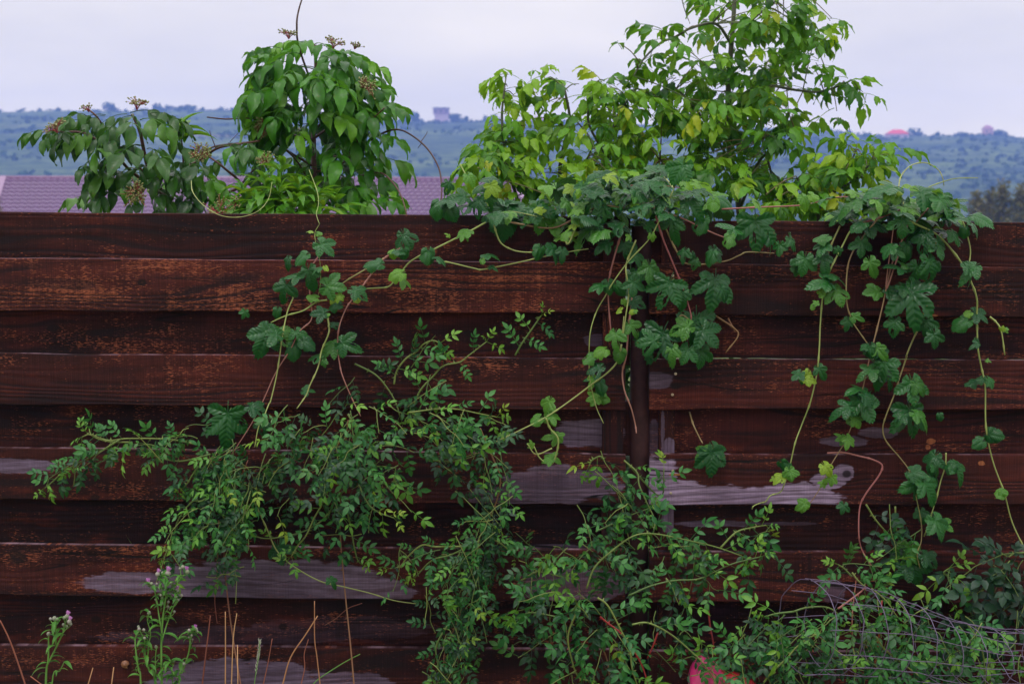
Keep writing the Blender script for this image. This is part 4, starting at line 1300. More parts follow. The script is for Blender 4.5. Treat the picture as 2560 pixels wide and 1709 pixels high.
maple('light green ash leaved maple thicket left of the tall maple, above the fence middle', (1400, 540, .95),
      [([(1400, 1500, .95), (1405, 900, .95), (1408, 540, .95), (1400, 420, .95), (1420, 330, .95), (1424, 290, .92), (1412, 225, .9)], .011), ([(1300, 1500, .95), (1310, 800, .95), (1300, 540, .9), (1270, 420, .85), (1255, 300, .85), (1262, 215, .85)], .009),
       ([(1560, 1500, 1.0), (1560, 800, 1.0), (1540, 540, 1.0), (1520, 400, .95), (1540, 300, .95), (1590, 220, .95)], .009)],
      [([(1405, 540, .95), (1450, 430, .9), (1480, 360, .88), (1440, 300, .85)], .005), ([(1520, 400, .95), (1470, 300, .9), (1490, 220, .88), (1478, 200, .88)], .005), ([(1300, 540, .9), (1250, 470, .8), (1200, 420, .72)], .005), ([(1590, 540, 1.0), (1620, 440, .95), (1650, 400, .9)], .005)],
      [(1255, 200, 60, 22, .78, .9, .9), (1255, 250, 60, 30, .75, .95, .9), (1270, 310, 70, 45, .7, 1.0, 1.1), (1240, 365, 70, 40, .65, .9, 1.1), (1290, 420, 110, 50, .6, .95, 1.2), (1215, 430, 60, 40, .55, .8, 1.1), (1385, 205, 48, 26, .8, 1.0, 1.2),
       (1395, 255, 32, 26, .8, 1.0, .9), (1340, 330, 60, 45, .75, 1.0, 1), (1430, 330, 60, 50, .75, 1.05, .9), (1480, 225, 50, 30, .8, 1.0, .9), (1490, 280, 80, 45, .8, 1.1, 1.1), (1560, 230, 60, 50, .8, 1.1, 1.1), (1580, 300, 80, 50, .8, 1.1, 1.2),
       (1540, 370, 90, 45, .7, 1.1, 1.1), (1440, 420, 100, 45, .6, 1.0, 1.2), (1620, 380, 80, 50, .7, 1.0, 1.1), (1650, 450, 80, 50, .6, .9, 1.1), (1340, 480, 110, 40, .5, .9, 1.0), (1690, 300, 60, 60, .8, 1.1, .9), (1560, 440, 80, 40, .5, .9, 1.0)],
      400, .72, .112)
maple('small yellow green ash leaved maple sapling right of the tall maple', (2050, 540, .7),
      [([(2035, 1500, .75), (2040, 800, .75), (2046, 545, .7), (2085, 480, .68), (2121, 420, .66), (2140, 375, .64)], .007)],
      [([(2046, 545, .7), (2010, 480, .7), (1990, 440, .7)], .004), ([(2085, 480, .68), (2150, 440, .66), (2180, 400, .64)], .004)],
      [(2150, 372, 45, 22, .55, .75, 1.1), (2190, 392, 45, 28, .55, .75, 1.0), (2100, 410, 50, 40, .55, .8, 1.2), (2150, 440, 60, 38, .55, .8, 1.1), (2050, 470, 70, 40, .6, .85, 1.1), (1990, 460, 50, 30, .6, .85, .9), (1960, 500, 60, 30, .5, .85, 1.0), (2060, 510, 80, 25, .5, .8, .9)],
      140, .6, .112, 'maple_sapling', 'sapling')

# ------------------------------------------------------------------ hop vines climbing over the fence
def hop_leaves(parent, lst, ox, oy, sc, y=-.09):
    """lst: (x, y, size, direction, kind) in a coordinate frame laid over one stretch of the fence"""
    for it in lst:
        x, yy, sz, ang = it[:4]
        kind = it[4] if len(it) > 4 else None
        u, v, s = ox + x / sc, oy + yy / sc, sz / sc
        if kind is None:
            kind = 'hop5' if s > 88 else ('hop3' if s > 52 else R.choice(('hop3', 'hop1')))
        if kind == 'y':
            kind = 'hopy'
        yl = y + rnd(-.035, .03)
        t = imgdir(ang + rnd(-10, 10), rnd(-.55, -.1))
        n = face_n(.62, .72, .24) if v > 700 else face_n(.85, .5, .24)
        size = s * mpp(yl) * 1.05
        c = P(u, v, yl)
        tt = t.normalized()
        leaf(kind, parent, c - tt * size * (.28 + .36), t, n, size)

def bines(parent, lst, r=.0028):
    for pts, mat, y0, y1 in lst:
        c = path_px(pts, y0, y1, .008)
        k = r * (((.45 if pts[0][0] < 900 else .75) if min(q[1] for q in pts) < 462 and len(pts[0]) > 2 else 0) or R.uniform(.82, 1.08))
        tube('stem', c, k, k * .6, M[mat], parent, 6, 11)

def hop_scatter(parent, fills, n, sz, ymin, ymax, young=.25):
    tot = sum(f[2] * f[3] for f in fills)
    for (u, v, ru, rv) in fills:
        for k in range(max(2, int(n * ru * rv / tot))):
            a, rr = rnd(0, 6.28), math.sqrt(rnd(0, 1))
            y = rnd(ymin, ymax)
            p = P(u + math.cos(a) * rr * ru, v + math.sin(a) * rr * rv, y)
            az = rnd(0, 6.28)
            t = V((math.cos(az), math.sin(az) - .5, rnd(-.7, .1)))
            s = rnd(*sz) * mpp(y)
            kd = 'hopy' if R.random() < young else R.choice(('hop3', 'hop3', 'hop1', 'hop5'))
            leaf(kd, parent, p, t, V((0, -.25, 1)) + rvec(.3), s * (.7 if kd == 'hopy' else 1))

# -- left strands
HL = thing('hop_vine', 'thin hop vine strands hanging down the left middle of the fence', 'vine', (P(760, 1250).x, -.1, 0), 'hop vines over the fence')
bines(HL, [
    ([(773, 425, .1), (793, 479, .04), (796, 511, 0), (791, 535, -.03), (797, 556), (798, 561), (787, 583), (791, 615), (799, 650), (802, 691), (799, 723), (790, 760)], 'hop_pale', -.03, -.05),
    ([(1268, 532, .1), (1235, 545, 0), (1180, 575), (1133, 599), (1075, 628), (1027, 653), (1002, 682), (987, 701), (970, 717), (938, 720), (909, 722), (874, 726)], 'hop_pale', -.05, -.05),
    ([(1000, 620), (960, 647), (938, 672), (903, 720), (878, 752), (865, 771), (849, 813), (844, 860), (850, 915), (860, 949), (882, 1000), (902, 1040)], 'hop_pink', -.05, -.10),
    ([(960, 645), (929, 664), (895, 684), (862, 704), (823, 735)], 'hop_stem', -.05, -.06),
    ([(735, 725), (732, 746), (718, 781), (705, 845), (700, 883), (691, 940), (677, 1000), (672, 1010), (660, 1040), (646, 1068), (637, 1117)], 'hop_pale', -.06, -.12),
    ([(800, 635), (788, 653), (772, 677), (775, 740), (779, 797), (750, 827), (725, 875), (690, 930), (656, 1005), (625, 1065), (579, 1135)], 'hop_pink', -.045, -.09),
    ([(818, 750), (791, 755), (759, 776), (715, 789), (677, 806)], 'hop_pale', -.07, -.07),
    ([(818, 787), (823, 819), (820, 838), (804, 876), (795, 918), (775, 962), (765, 988), (742, 1021)], 'hop_pale', -.06, -.10),
    ([(1091, 653), (1123, 656), (1187, 671), (1210, 673), (1300, 655), (1362, 641), (1430, 628), (1471, 622)], 'hop_pale', -.05, -.06),
    ([(1231, 545), (1240, 580), (1253, 608), (1280, 624), (1308, 630), (1345, 630), (1373, 624)], 'hop_pale', -.04, -.06),
    ([(478, 452, .12), (482, 480, .06), (505, 510, .02), (540, 534, -.03), (575, 543, -.035), (615, 540, -.035), (650, 524, -.02), (672, 495, .05), (680, 455, .1)], 'hop_pale', 0, 0),
    ([(635, 1251), (667, 1321), (691, 1374), (726, 1409), (796, 1450), (860, 1466), (926, 1482), (985, 1500), (1046, 1509)], 'hop_pale', -.08, -.06),
], .0026)
hop_leaves(HL, [
    (690, 385, 190, 25), (470, 455, 130, 145), (365, 500, 110, 105), (395, 600, 165, 185), (545, 625, 200, 80), (340, 735, 190, 100), (760, 680, 215, 8), (945, 730, 170, 15), (1040, 490, 150, 190), (1310, 335, 190, 75),
    (1480, 455, 140, 85), (1575, 460, 110, 15), (1990, 440, 160, 10), (600, 540, 100, 160), (550, 755, 110, 190, 'y'), (720, 790, 90, 140, 'y'), (790, 770, 90, 50, 'y'), (915, 790, 80, 70, 'y'), (600, 885, 150, 175), (735, 825, 110, 175),
    (750, 975, 80, 5), (290, 890, 90, 100), (170, 1120, 270, 120), (330, 1070, 230, 20), (460, 1080, 160, 60), (215, 1040, 200, 200), (680, 1165, 180, 150), (860, 1150, 200, 25), (570, 1230, 140, 170), (540, 1490, 100, 5), (420, 1190, 150, 80),
    (540, 1140, 150, 40), (660, 1290, 80, 80), (1740, 260, 150, 170, 'y'), (1770, 290, 110, 50, 'y'), (1210, 580, 140, 175, 'y'), (1310, 650, 150, 40, 'y'), (1230, 395, 110, 190), (1290, 425, 100, 85), (1170, 400, 80, 150, 'y'),
    (1200, 440, 80, 80, 'y'), (1900, 490, 60, 80, 'y'), (680, 545, 60, 60, 'y'), (30, 905, 90, 100), (540, 245, 60, 190, 'y'), (630, 268, 60, 10, 'y'), (1630, 270, 50, 240, 'y'), (690, 900, 60, 0, 'y'), (1985, 530, 80, 20)], 600, 500, 3.135)
hop_leaves(HL, [(568, 1075, 112, 95, 'hop5'), (648, 1022, 60, 20), (700, 1392, 70, 85), (832, 1457, 34, 60), (655, 1070, 50, 80), (1363, 560, 0.1, 90), (1205, 1048, 40, 170), (1390, 640, 60, 60), (1345, 635, 42, 120)], 0, 0, 1.0)

# -- centre
HC = thing('hop_vine', 'dense hop vine heaped over the fence top at the middle post', 'vine', (P(1600, 1250).x, -.1, 0), 'hop vines over the fence')
bines(HC, [
    ([(1660, 440, .05), (1682, 470, -.02), (1680, 482), (1645, 558), (1621, 600), (1572, 652), (1533, 705), (1516, 735), (1491, 779), (1475, 835), (1473, 905), (1475, 950), (1490, 1015), (1509, 1058)], 'hop_pale', -.10, -.07),
    ([(1560, 560), (1544, 614), (1533, 652), (1523, 698), (1521, 751), (1528, 838)], 'hop_pink', -.07, -.07),
    ([(1590, 600), (1568, 652), (1565, 680), (1572, 726), (1565, 786), (1554, 849), (1560, 790)], 'hop_pale', -.08, -.08),
    ([(1585, 700), (1572, 817), (1565, 891), (1556, 930), (1561, 975), (1578, 1020), (1588, 1060), (1591, 1082)], 'hop_pink', -.06, -.05),
    ([(1640, 540), (1656, 593), (1680, 652), (1708, 722), (1726, 780), (1728, 800)], 'hop_pink', -.07, -.08),
    ([(1600, 500, .0), (1645, 523), (1708, 547), (1779, 581), (1830, 600)], 'hop_pink', -.06, -.08),
    ([(1660, 560), (1690, 625), (1720, 660), (1807, 654), (1849, 638), (1870, 630), (1936, 633)], 'hop_stem', -.07, -.06),
    ([(1230, 545), (1300, 560), (1380, 570), (1440, 545), (1500, 515), (1560, 520)], 'hop_stem', -.02, -.05),
    ([(1150, 410, .12), (1175, 455, .08), (1205, 490, .05), (1225, 520, .02), (1290, 530, -.03), (1360, 545, -.05)], 'hop_pale', 0, 0),
    ([(1360, 540, .02), (1420, 505, .05), (1480, 480, .1), (1540, 470, .1), (1620, 460, .1), (1700, 470, .05)], 'hop_stem', 0, 0),
    ([(1410, 585), (1420, 610), (1440, 570), (1455, 545)], 'hop_pale', -.06, -.06),
    ([(1554, 860), (1545, 900), (1520, 930), (1480, 960), (1420, 1005), (1365, 1042), (1300, 1075), (1215, 1115)], 'hop_pale', -.06, -.06),
    ([(1365, 1045), (1375, 1070), (1395, 1095), (1392, 1130), (1378, 1160), (1350, 1145), (1335, 1115)], 'hop_pale', -.06, -.06),
    ([(1380, 1120), (1340, 1135), (1318, 1108)], 'hop_pale', -.06, -.06),
    ([(1724, 1030, .03), (1733, 1060), (1748, 1092), (1757, 1108)], 'hop_stem', -.01, -.05),
    ([(1790, 790), (1835, 820), (1845, 840), (1815, 880)], 'rose_cane', -.02, -.03), ([(1820, 795), (1838, 830)], 'rose_cane', -.02, -.03),
    ([(1725, 800), (1700, 790), (1680, 850)], 'hop_stem', -.06, -.06),
], .0027)
hop_leaves(HC, [
    (745, 965, 270, 115), (870, 1000, 150, 100), (1090, 950, 300, 95), (1180, 960, 140, 50), (680, 1340, 320, 115), (600, 1290, 200, 170), (960, 1250, 330, 100), (850, 1200, 190, 175), (1080, 1280, 240, 45), (1010, 1430, 190, 95), (890, 1400, 170, 110), (790, 1390, 160, 100),
    (1390, 560, 330, 85), (1500, 620, 200, 70), (1560, 650, 120, 90), (1170, 470, 210, 190), (800, 500, 200, 85), (480, 340, 220, 175), (560, 320, 150, 20), (830, 110, 230, 115), (670, 150, 160, 180), (720, 205, 170, 10), (960, 345, 190, 45),
    (870, 340, 120, 160), (230, 510, 180, 100), (450, 470, 170, 20), (380, 510, 160, 135), (670, 475, 120, 15), (470, 650, 150, 80), (290, 610, 150, 165), (560, 720, 170, 45), (635, 830, 190, 90), (540, 850, 150, 95), (245, 905, 140, 160),
    (350, 920, 120, 90), (420, 930, 110, 60), (520, 930, 160, 95), (560, 1020, 140, 20), (410, 1080, 70, 130, 'y'), (465, 1020, 60, 60, 'y'), (390, 1290, 150, 95), (530, 1215, 140, 50), (425, 1415, 120, 95), (280, 1360, 120, 160, 'y'),
    (230, 1490, 150, 165), (200, 1415, 110, 150), (875, 685, 110, 110), (950, 690, 70, 90), (1060, 690, 120, 130), (1120, 690, 150, 70), (960, 745, 100, 100), (1660, 600, 110, 70), (1690, 780, 130, 90), (170, 415, 140, 10, 'y'), (80, 470, 100, 170, 'y'),
    (1420, 320, 150, 35, 'y'), (20, 540, 110, 150, 'y'), (15, 680, 110, 90), (1400, 290, 80, 350, 'y'), (620, 400, 80, 95, 'y'), (660, 560, 70, 80, 'y'), (500, 560, 70, 60, 'y'), (265, 535, 50, 90, 'y'), (140, 250, 70, 100, 'y'), (270, 155, 110, 10, 'y'),
    (1090, 340, 120, 90, 'y'), (210, 120, 100, 160), (350, 120, 160, 20), (120, 230, 150, 130), (260, 205, 180, 5), (60, 330, 120, 60), (210, 310, 160, 140), (700, 300, 150, 120), (590, 250, 140, 30), (300, 400, 150, 95), (1000, 470, 140, 120), (1200, 580, 110, 100), (510, 1080, 50, 170, 'y'), (545, 1075, 40, 0, 'y')], 1400, 400, 2.852)
hop_leaves(HC, [(1752, 1140, 62, 150, 'hop3'), (1780, 1165, 92, 95, 'hop5'), (1800, 1135, 60, 45, 'hop3'), (1470, 945, 46, 160), (1490, 960, 46, 60, 'y'), (1505, 985, 40, 20, 'y'), (1478, 995, 44, 170, 'y'), (1515, 1000, 36, 20, 'y'), (1500, 970, 40, 90),
    (1365, 1018, 48, 120, 'y'), (1380, 1050, 40, 60, 'y'), (1390, 1042, 44, 20, 'y'), (1335, 1053, 40, 160, 'y'), (1258, 1083, 36, 180, 'y'), (1378, 1092, 40, 180, 'y'), (1400, 1097, 34, 40, 'y'), (1388, 1146, 34, 20, 'y'), (1365, 1150, 34, 170, 'y'), (1325, 1110, 24, 220, 'y'),
    (1225, 445, 46, 200), (1190, 470, 44, 150), (1120, 470, 40, 100), (1110, 500, 60, 180), (1150, 515, 70, 170), (1190, 520, 60, 120), (1215, 505, 60, 90), (1140, 490, 60, 190), (1265, 555, 90, 70, 'hop1'), (1300, 530, 70, 20), (1280, 510, 60, 0), (1350, 560, 80, 90, 'hop3'),
    (1360, 525, 80, 10), (1095, 525, 50, 100), (1130, 530, 50, 60), (1400, 555, 80, 20, 'y'), (1430, 590, 70, 0, 'y'), (1180, 450, 40, 60, 'y'), (1235, 480, 50, 70, 'y'), (1220, 540, 60, 160)], 0, 0, 1.0, -.03)
hop_scatter(HC, [(1300, 520, 100, 22), (1420, 490, 90, 40), (1520, 455, 110, 35), (1620, 470, 130, 45), (1560, 520, 150, 40), (1700, 505, 100, 35), (1480, 560, 90, 35), (1640, 430, 60, 25)], 165, (42, 80), -.10, .22, .36)

# -- right
HR = thing('hop_vine', 'hop vine over the right part of the fence with long strands and a looping tip', 'vine', (P(2250, 1250).x, -.1, 0), 'hop vines over the fence')
bines(HR, [
    ([(2160, 540), (2128, 574), (2107, 613), (2075, 676), (2058, 736), (2051, 806), (2048, 875), (2042, 934), (2026, 1004), (2005, 1060), (1988, 1106), (1975, 1162), (1961, 1208), (1951, 1229), (1926, 1238), (1914, 1253), (1900, 1257), (1884, 1264), (1880, 1272)], 'hop_pale', -.07, -.07),
    ([(2200, 540), (2160, 589), (2128, 638), (2117, 687), (2117, 757), (2131, 802), (2150, 832), (2174, 866)], 'hop_stem', -.07, -.08),
    ([(2270, 560), (2254, 603), (2233, 652), (2223, 687), (2205, 771), (2181, 866), (2177, 871), (2170, 913), (2149, 1001), (2128, 1067), (2107, 1113), (2075, 1166), (2051, 1218), (2023, 1260), (2010, 1275)], 'hop_stem', -.07, -.07),
    ([(2260, 545), (2289, 560), (2349, 592), (2405, 659), (2426, 701), (2442, 746), (2442, 792), (2445, 870), (2454, 920), (2463, 966), (2465, 1067), (2482, 1152), (2510, 1229), (2531, 1306), (2566, 1380)], 'hop_pale', -.07, -.06),
    ([(2405, 550), (2416, 581), (2426, 624), (2423, 659)], 'hop_pale', -.06, -.07),
    ([(2310, 790), (2286, 841), (2268, 883), (2265, 896), (2251, 938), (2237, 983), (2216, 1036), (2207, 1071), (2216, 1103), (2251, 1145), (2275, 1180), (2289, 1236), (2303, 1306), (2303, 1352), (2293, 1383), (2300, 1420)], 'hop_stem', -.05, -.07),
    ([(2262, 520, -.02), (2252, 490, 0), (2247, 469, .02), (2254, 438, .04), (2279, 413, .06), (2314, 407, .08), (2345, 424, .1), (2357, 446, .1), (2360, 464, .1)], 'hop_pale', 0, 0),
    ([(2270, 540, 0), (2300, 490, .02), (2321, 469, .02), (2356, 455, .02), (2391, 446, .02), (2445, 445, .02)], 'hop_pale', 0, 0),
    ([(2068, 1132), (2110, 1131), (2150, 1140), (2181, 1148), (2205, 1162), (2198, 1187), (2163, 1236), (2149, 1271), (2147, 1334), (2153, 1369), (2170, 1400), (2178, 1412)], 'hop_pink', -.04, -.09),
    ([(2365, 1131), (2363, 1166), (2352, 1201), (2340, 1250), (2335, 1264), (2319, 1316), (2310, 1340)], 'hop_pale', -.05, -.06),
    ([(1804, 523), (1900, 518), (2005, 513), (2060, 500), (2110, 492), (2160, 500)], 'hop_pink', .0, .0),
    ([(2475, 792), (2490, 805), (2503, 827), (2512, 887)], 'hop_pale', -.05, -.05),
    ([(2245, 640), (2215, 720), (2235, 560)], 'hop_pink', -.08, -.08),
    ([(2100, 565), (2075, 620), (2068, 650)], 'hop_stem', -.05, -.05),
    ([(2140, 560), (2200, 545), (2260, 520)], 'hop_pink', -.06, -.03), ([(2290, 555), (2330, 510), (2345, 490)], 'hop_pink', -.05, -.02),
], .0027)
hop_leaves(HR, [
    (640, 450, 200, 175), (860, 335, 250, 175), (1010, 640, 200, 95), (680, 610, 140, 170), (830, 610, 200, 15), (1160, 740, 200, 110), (1280, 800, 190, 75), (1400, 700, 130, 60), (1390, 590, 180, 30), (1230, 420, 250, 35), (1330, 480, 200, 55), (1550, 640, 140, 35),
    (1000, 810, 150, 30), (960, 890, 170, 200), (1040, 890, 120, 20), (1100, 970, 190, 110), (1230, 940, 230, 70), (1080, 1220, 380, 95), (970, 1090, 150, 20), (790, 1080, 160, 185), (1190, 1350, 170, 80), (1250, 1440, 150, 75), (950, 1340, 160, 110),
    (430, 1010, 190, 190), (560, 980, 160, 20), (560, 1130, 190, 65), (310, 910, 180, 110), (455, 890, 160, 80), (430, 790, 150, 120), (430, 700, 130, 175), (240, 750, 150, 60), (1490, 930, 180, 150), (1510, 950, 170, 60), (700, 1270, 100, 20), (620, 1320, 100, 110),
    (1430, 1310, 140, 160), (1590, 1260, 160, 20), (1540, 1455, 80, 90), (790, 1510, 110, 90), (860, 1520, 130, 50), (735, 1480, 80, 170), (720, 790, 170, 100), (800, 920, 150, 70), (900, 800, 150, 130), (1060, 800, 140, 80), (1060, 1070, 150, 30), (1120, 1080, 170, 60),
    (330, 440, 110, 60, 'y'), (290, 430, 80, 120, 'y'), (400, 410, 100, 15, 'y'), (330, 480, 90, 95, 'y'), (960, 430, 130, 110, 'y'), (1000, 370, 110, 20, 'y'), (910, 400, 110, 160, 'y'), (1060, 320, 80, 350, 'y'), (1280, 370, 90, 350, 'y'), (830, 460, 140, 170, 'y'), (640, 370, 120, 190, 'y'),
    (470, 1070, 100, 0, 'y'), (430, 1110, 60, 150, 'y'), (390, 1160, 60, 180, 'y'), (370, 1200, 50, 120, 'y'), (1545, 1300, 60, 30, 'y'), (1470, 1240, 80, 170, 'y'), (560, 800, 80, 60), (540, 560, 120, 150), (1460, 660, 90, 90), (1250, 190, 30, 0, 'y'), (1080, 200, 30, 60, 'y'), (1730, 1340, 50, 270, 'y'), (1760, 1350, 50, 0, 'y')], 1900, 350, 2.851)
hop_leaves(HR, [
    (250, 260, 120, 155), (440, 240, 120, 60), (330, 260, 90, 110, 'y'), (370, 285, 100, 5, 'y'), (300, 280, 70, 120), (860, 250, 260, 110), (930, 290, 160, 70), (750, 230, 160, 170), (1090, 390, 240, 85), (1150, 350, 150, 45), (1080, 610, 300, 90), (1170, 560, 180, 40), (990, 560, 130, 150),
    (700, 460, 250, 140), (760, 520, 250, 65), (680, 340, 170, 200), (570, 490, 180, 160), (790, 430, 160, 40), (640, 570, 110, 170, 'y'), (700, 590, 120, 60, 'y'), (570, 700, 110, 180, 'y'), (650, 730, 120, 45, 'y'), (700, 380, 70, 180, 'y'), (740, 375, 40, 0, 'y'),
    (180, 910, 110, 60), (220, 970, 120, 80, 'y'), (130, 980, 110, 170, 'y'), (245, 960, 80, 30, 'y'), (100, 1000, 60, 110, 'y'), (490, 930, 120, 60, 'y'), (505, 1010, 110, 95, 'y'), (440, 1030, 70, 150, 'y'), (290, 1180, 110, 160, 'y'), (330, 1180, 80, 60, 'y'), (300, 1210, 60, 100, 'y'),
    (1220, 880, 170, 130), (1260, 930, 110, 60), (1430, 940, 180, 60), (1370, 910, 100, 130), (1080, 1030, 200, 165), (1220, 1090, 230, 65), (1140, 960, 150, 20), (1250, 1000, 130, 50), (1290, 1360, 220, 55), (1340, 1330, 140, 30), (1230, 1310, 110, 130), (1500, 300, 110, 180), (1580, 300, 80, 100),
    (1655, 310, 110, 60), (1690, 690, 140, 10), (1550, 735, 120, 170), (1700, 1100, 110, 160, 'y'), (1750, 1090, 80, 20, 'y'), (790, 85, 80, 90, 'hop1'), (740, 65, 70, 180), (870, 110, 120, 50), (1530, 30, 80, 170), (1630, 145, 40, 0, 'y'), (1280, 550, 60, 90), (1150, 1260, 120, 80), (590, 1210, 100, 100)], 1900, 850, 2.851)
hop_leaves(HR, [(2265, 1400, 90, 110, 'hop5'), (2290, 1440, 80, 80), (2330, 1400, 60, 30), (2250, 1430, 60, 150)], 0, 0, 1.0, -.06)
hop_scatter(HR, [(2140, 500, 85, 22), (2240, 490, 90, 35), (2320, 515, 80, 35), (2200, 540, 110, 28), (2370, 550, 50, 30)], 85, (42, 80), -.10, .12, .36)

# ------------------------------------------------------------------ rambling roses
def thorns_into(vs, fs, c, r, n):
    for k in range(n):
        i = R.randrange(2, max(3, len(c) - 2))
        d = (c[i] - c[i - 1]).normalized()
        o = (d.orthogonal().normalized() * rnd(-1, 1) + d.cross(d.orthogonal()).normalized() * rnd(-1, 1)).normalized()
        b0 = len(vs)
        p = c[i]
        vs += [p + d * r * 1.2, p - d * r * 1.2, p + o.cross(d) * r * .6, p + o * r * 3.6 - d * r * .8]
        fs += [(b0, b0 + 2, b0 + 3), (b0 + 2, b0 + 1, b0 + 3), (b0 + 1, b0, b0 + 3)]

def rose(label, base, canes, fills, nleaf, kinds, size=(.075, .105), group='rambling roses against the fence', dirs=(0, 180)):
    """canes: (polyline, material, y0, y1, leaf spacing px, leaf kind); fills: (u, v, ru, rv, direction, spread, y0, y1, density)"""
    bp = P(*base)
    t = thing('rambling_rose', label, 'rose', (bp.x, bp.y, 0), group)
    cnt = [0]
    def lf(kind, p, tt, n, s):
        leaf(kind, t, p, tt, n, s)
        cnt[0] += 1
    for pts, mat, y0, y1, sp, kind in canes:
        c = path_px(pts, y0, y1, .004)
        vs, fs = [], []
        r = .0030 if mat != 'rose_cane' else .0026
        tube_into(vs, fs, c, r, r * .6, 5)
        thorns_into(vs, fs, c, r, int(len(c) * .4))
        part('stem', mesh_of('stem', vs, fs, M[mat]), t)
        if sp:
            acc, sd = 0.0, 1
            for i in range(1, len(c)):
                acc += (c[i] - c[i - 1]).length / mpp(0)
                if acc > sp:
                    acc = 0
                    sd = -sd
                    d = (c[i] - c[i - 1]).normalized()
                    sdv = d.cross(V((0, -1, 0))).normalized() * sd
                    tip = i > len(c) * .78
                    lf('rosey' if (tip and kind != 'rosed' and R.random() < .7) else kind, c[i], d * .6 + sdv + V((0, rnd(-.7, .1), rnd(-.5, .15))), face_n(.6, .7, .25), rnd(*size) * (.75 if tip else 1))
            d = (c[-1] - c[-2]).normalized()
            for k in range(2):
                lf('rosey' if kind != 'rosed' else kind, c[-1], d + rvec(.4), face_n(), rnd(*size) * .6)
    tot = sum(f[2] * f[3] * f[8] for f in fills)
    left = nleaf - cnt[0]
    for (u, v, ru, rv, dr, spd, ya, yb, dens) in fills:
        n = int(left * ru * rv * dens / tot)
        k = 0
        while k < n:
            a, rr = rnd(0, 6.28), math.sqrt(rnd(0, .8))
            su, sv = u + math.cos(a) * rr * ru, v + math.sin(a) * rr * rv
            ang = dr + R.gauss(0, spd)
            L = rnd(50, 125)
            yy = rnd(ya, yb)
            q = math.radians(ang)
            pts = []
            for j in range(5):
                s = j / 4
                uu = su + math.cos(q) * L * (s - .5) + rnd(-4, 4)
                vv = sv + math.sin(q) * L * (s - .5) + 16 * s * s + rnd(-4, 4)
                pts.append((uu, vv, yy - .03 * s))
            c = path_px(pts)
            vs, fs = [], []
            tube_into(vs, fs, c, .0017, .0011, 4, False)
            part('stem', mesh_of('stem', vs, fs, M['rose_stem']), t)
            m = R.choice((3, 4, 5))
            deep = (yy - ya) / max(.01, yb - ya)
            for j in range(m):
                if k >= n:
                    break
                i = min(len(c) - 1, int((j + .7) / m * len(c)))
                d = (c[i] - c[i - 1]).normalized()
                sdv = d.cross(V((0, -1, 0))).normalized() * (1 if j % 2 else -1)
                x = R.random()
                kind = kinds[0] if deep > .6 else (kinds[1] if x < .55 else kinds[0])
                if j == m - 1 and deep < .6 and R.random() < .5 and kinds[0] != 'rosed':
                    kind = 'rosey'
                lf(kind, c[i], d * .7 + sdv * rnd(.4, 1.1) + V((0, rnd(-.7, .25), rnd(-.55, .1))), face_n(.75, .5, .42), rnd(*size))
                k += 1
    return t

# nearest layers last; y is the distance plane (the boards' front is 0, towards the viewer is negative)
rose('rambling rose on the left with a long leafy arm reaching to the left picture edge', (560, 1560, -.18),
     [([(491, 1110), (440, 1100), (386, 1096), (316, 1096), (270, 1100), (225, 1086), (205, 1092)], 'rose_stem', -.12, -.08, 18, 'rosem'), ([(330, 1105), (273, 1103), (231, 1089), (222, 1068)], 'rose_stem', -.1, -.08, 22, 'rosem'),
      ([(300, 1098), (240, 1135), (193, 1159), (158, 1180), (130, 1205), (112, 1219)], 'rose_stem', -.1, -.08, 20, 'rosem'), ([(526, 1135), (456, 1152), (403, 1145), (385, 1138)], 'rose_stem', -.14, -.12, 24, 'rosem'),
      ([(600, 1190), (561, 1208), (508, 1250), (480, 1254), (445, 1300), (431, 1352), (410, 1391)], 'rose_stem', -.16, -.12, 24, 'rosem'), ([(547, 1300), (547, 1345), (544, 1391), (543, 1440)], 'rose_cane', -.12, -.08, 30, 'rose'),
      ([(640, 1900, -.2), (600, 1700, -.12), (570, 1500, -.06), (560, 1350, -.08), (580, 1250, -.12), (620, 1150, -.16)], 'rose_cane', 0, 0, 0, 'rose'), ([(496, 1165), (482, 1185), (470, 1205), (462, 1215)], 'rose_stem', -.16, -.15, 18, 'rosem')],
     [(400, 1098, 90, 26, 180, 30, -.16, -.07, 1.0), (250, 1115, 50, 30, 190, 40, -.14, -.08, .8), (160, 1172, 38, 26, 200, 60, -.13, -.08, 1.0), (540, 1130, 80, 50, 170, 50, -.18, -.06, 1.1), (600, 1210, 90, 70, 150, 60, -.22, -.06, 1.1),
      (520, 1220, 60, 60, 150, 50, -.2, -.06, 1.0), (570, 1300, 75, 70, 110, 50, -.2, -.06, 1.1), (480, 1330, 60, 50, 120, 50, -.2, -.08, 1.0), (430, 1375, 30, 30, 110, 40, -.18, -.1, .9), (600, 1420, 40, 26, 60, 50, -.14, -.08, .7), (560, 1420, 18, 18, 100, 40, -.12, -.08, .8), (500, 1045, 50, 22, 60, 60, -.08, -.05, .35)],
     290, ('rose', 'rosem'), (.048, .076))
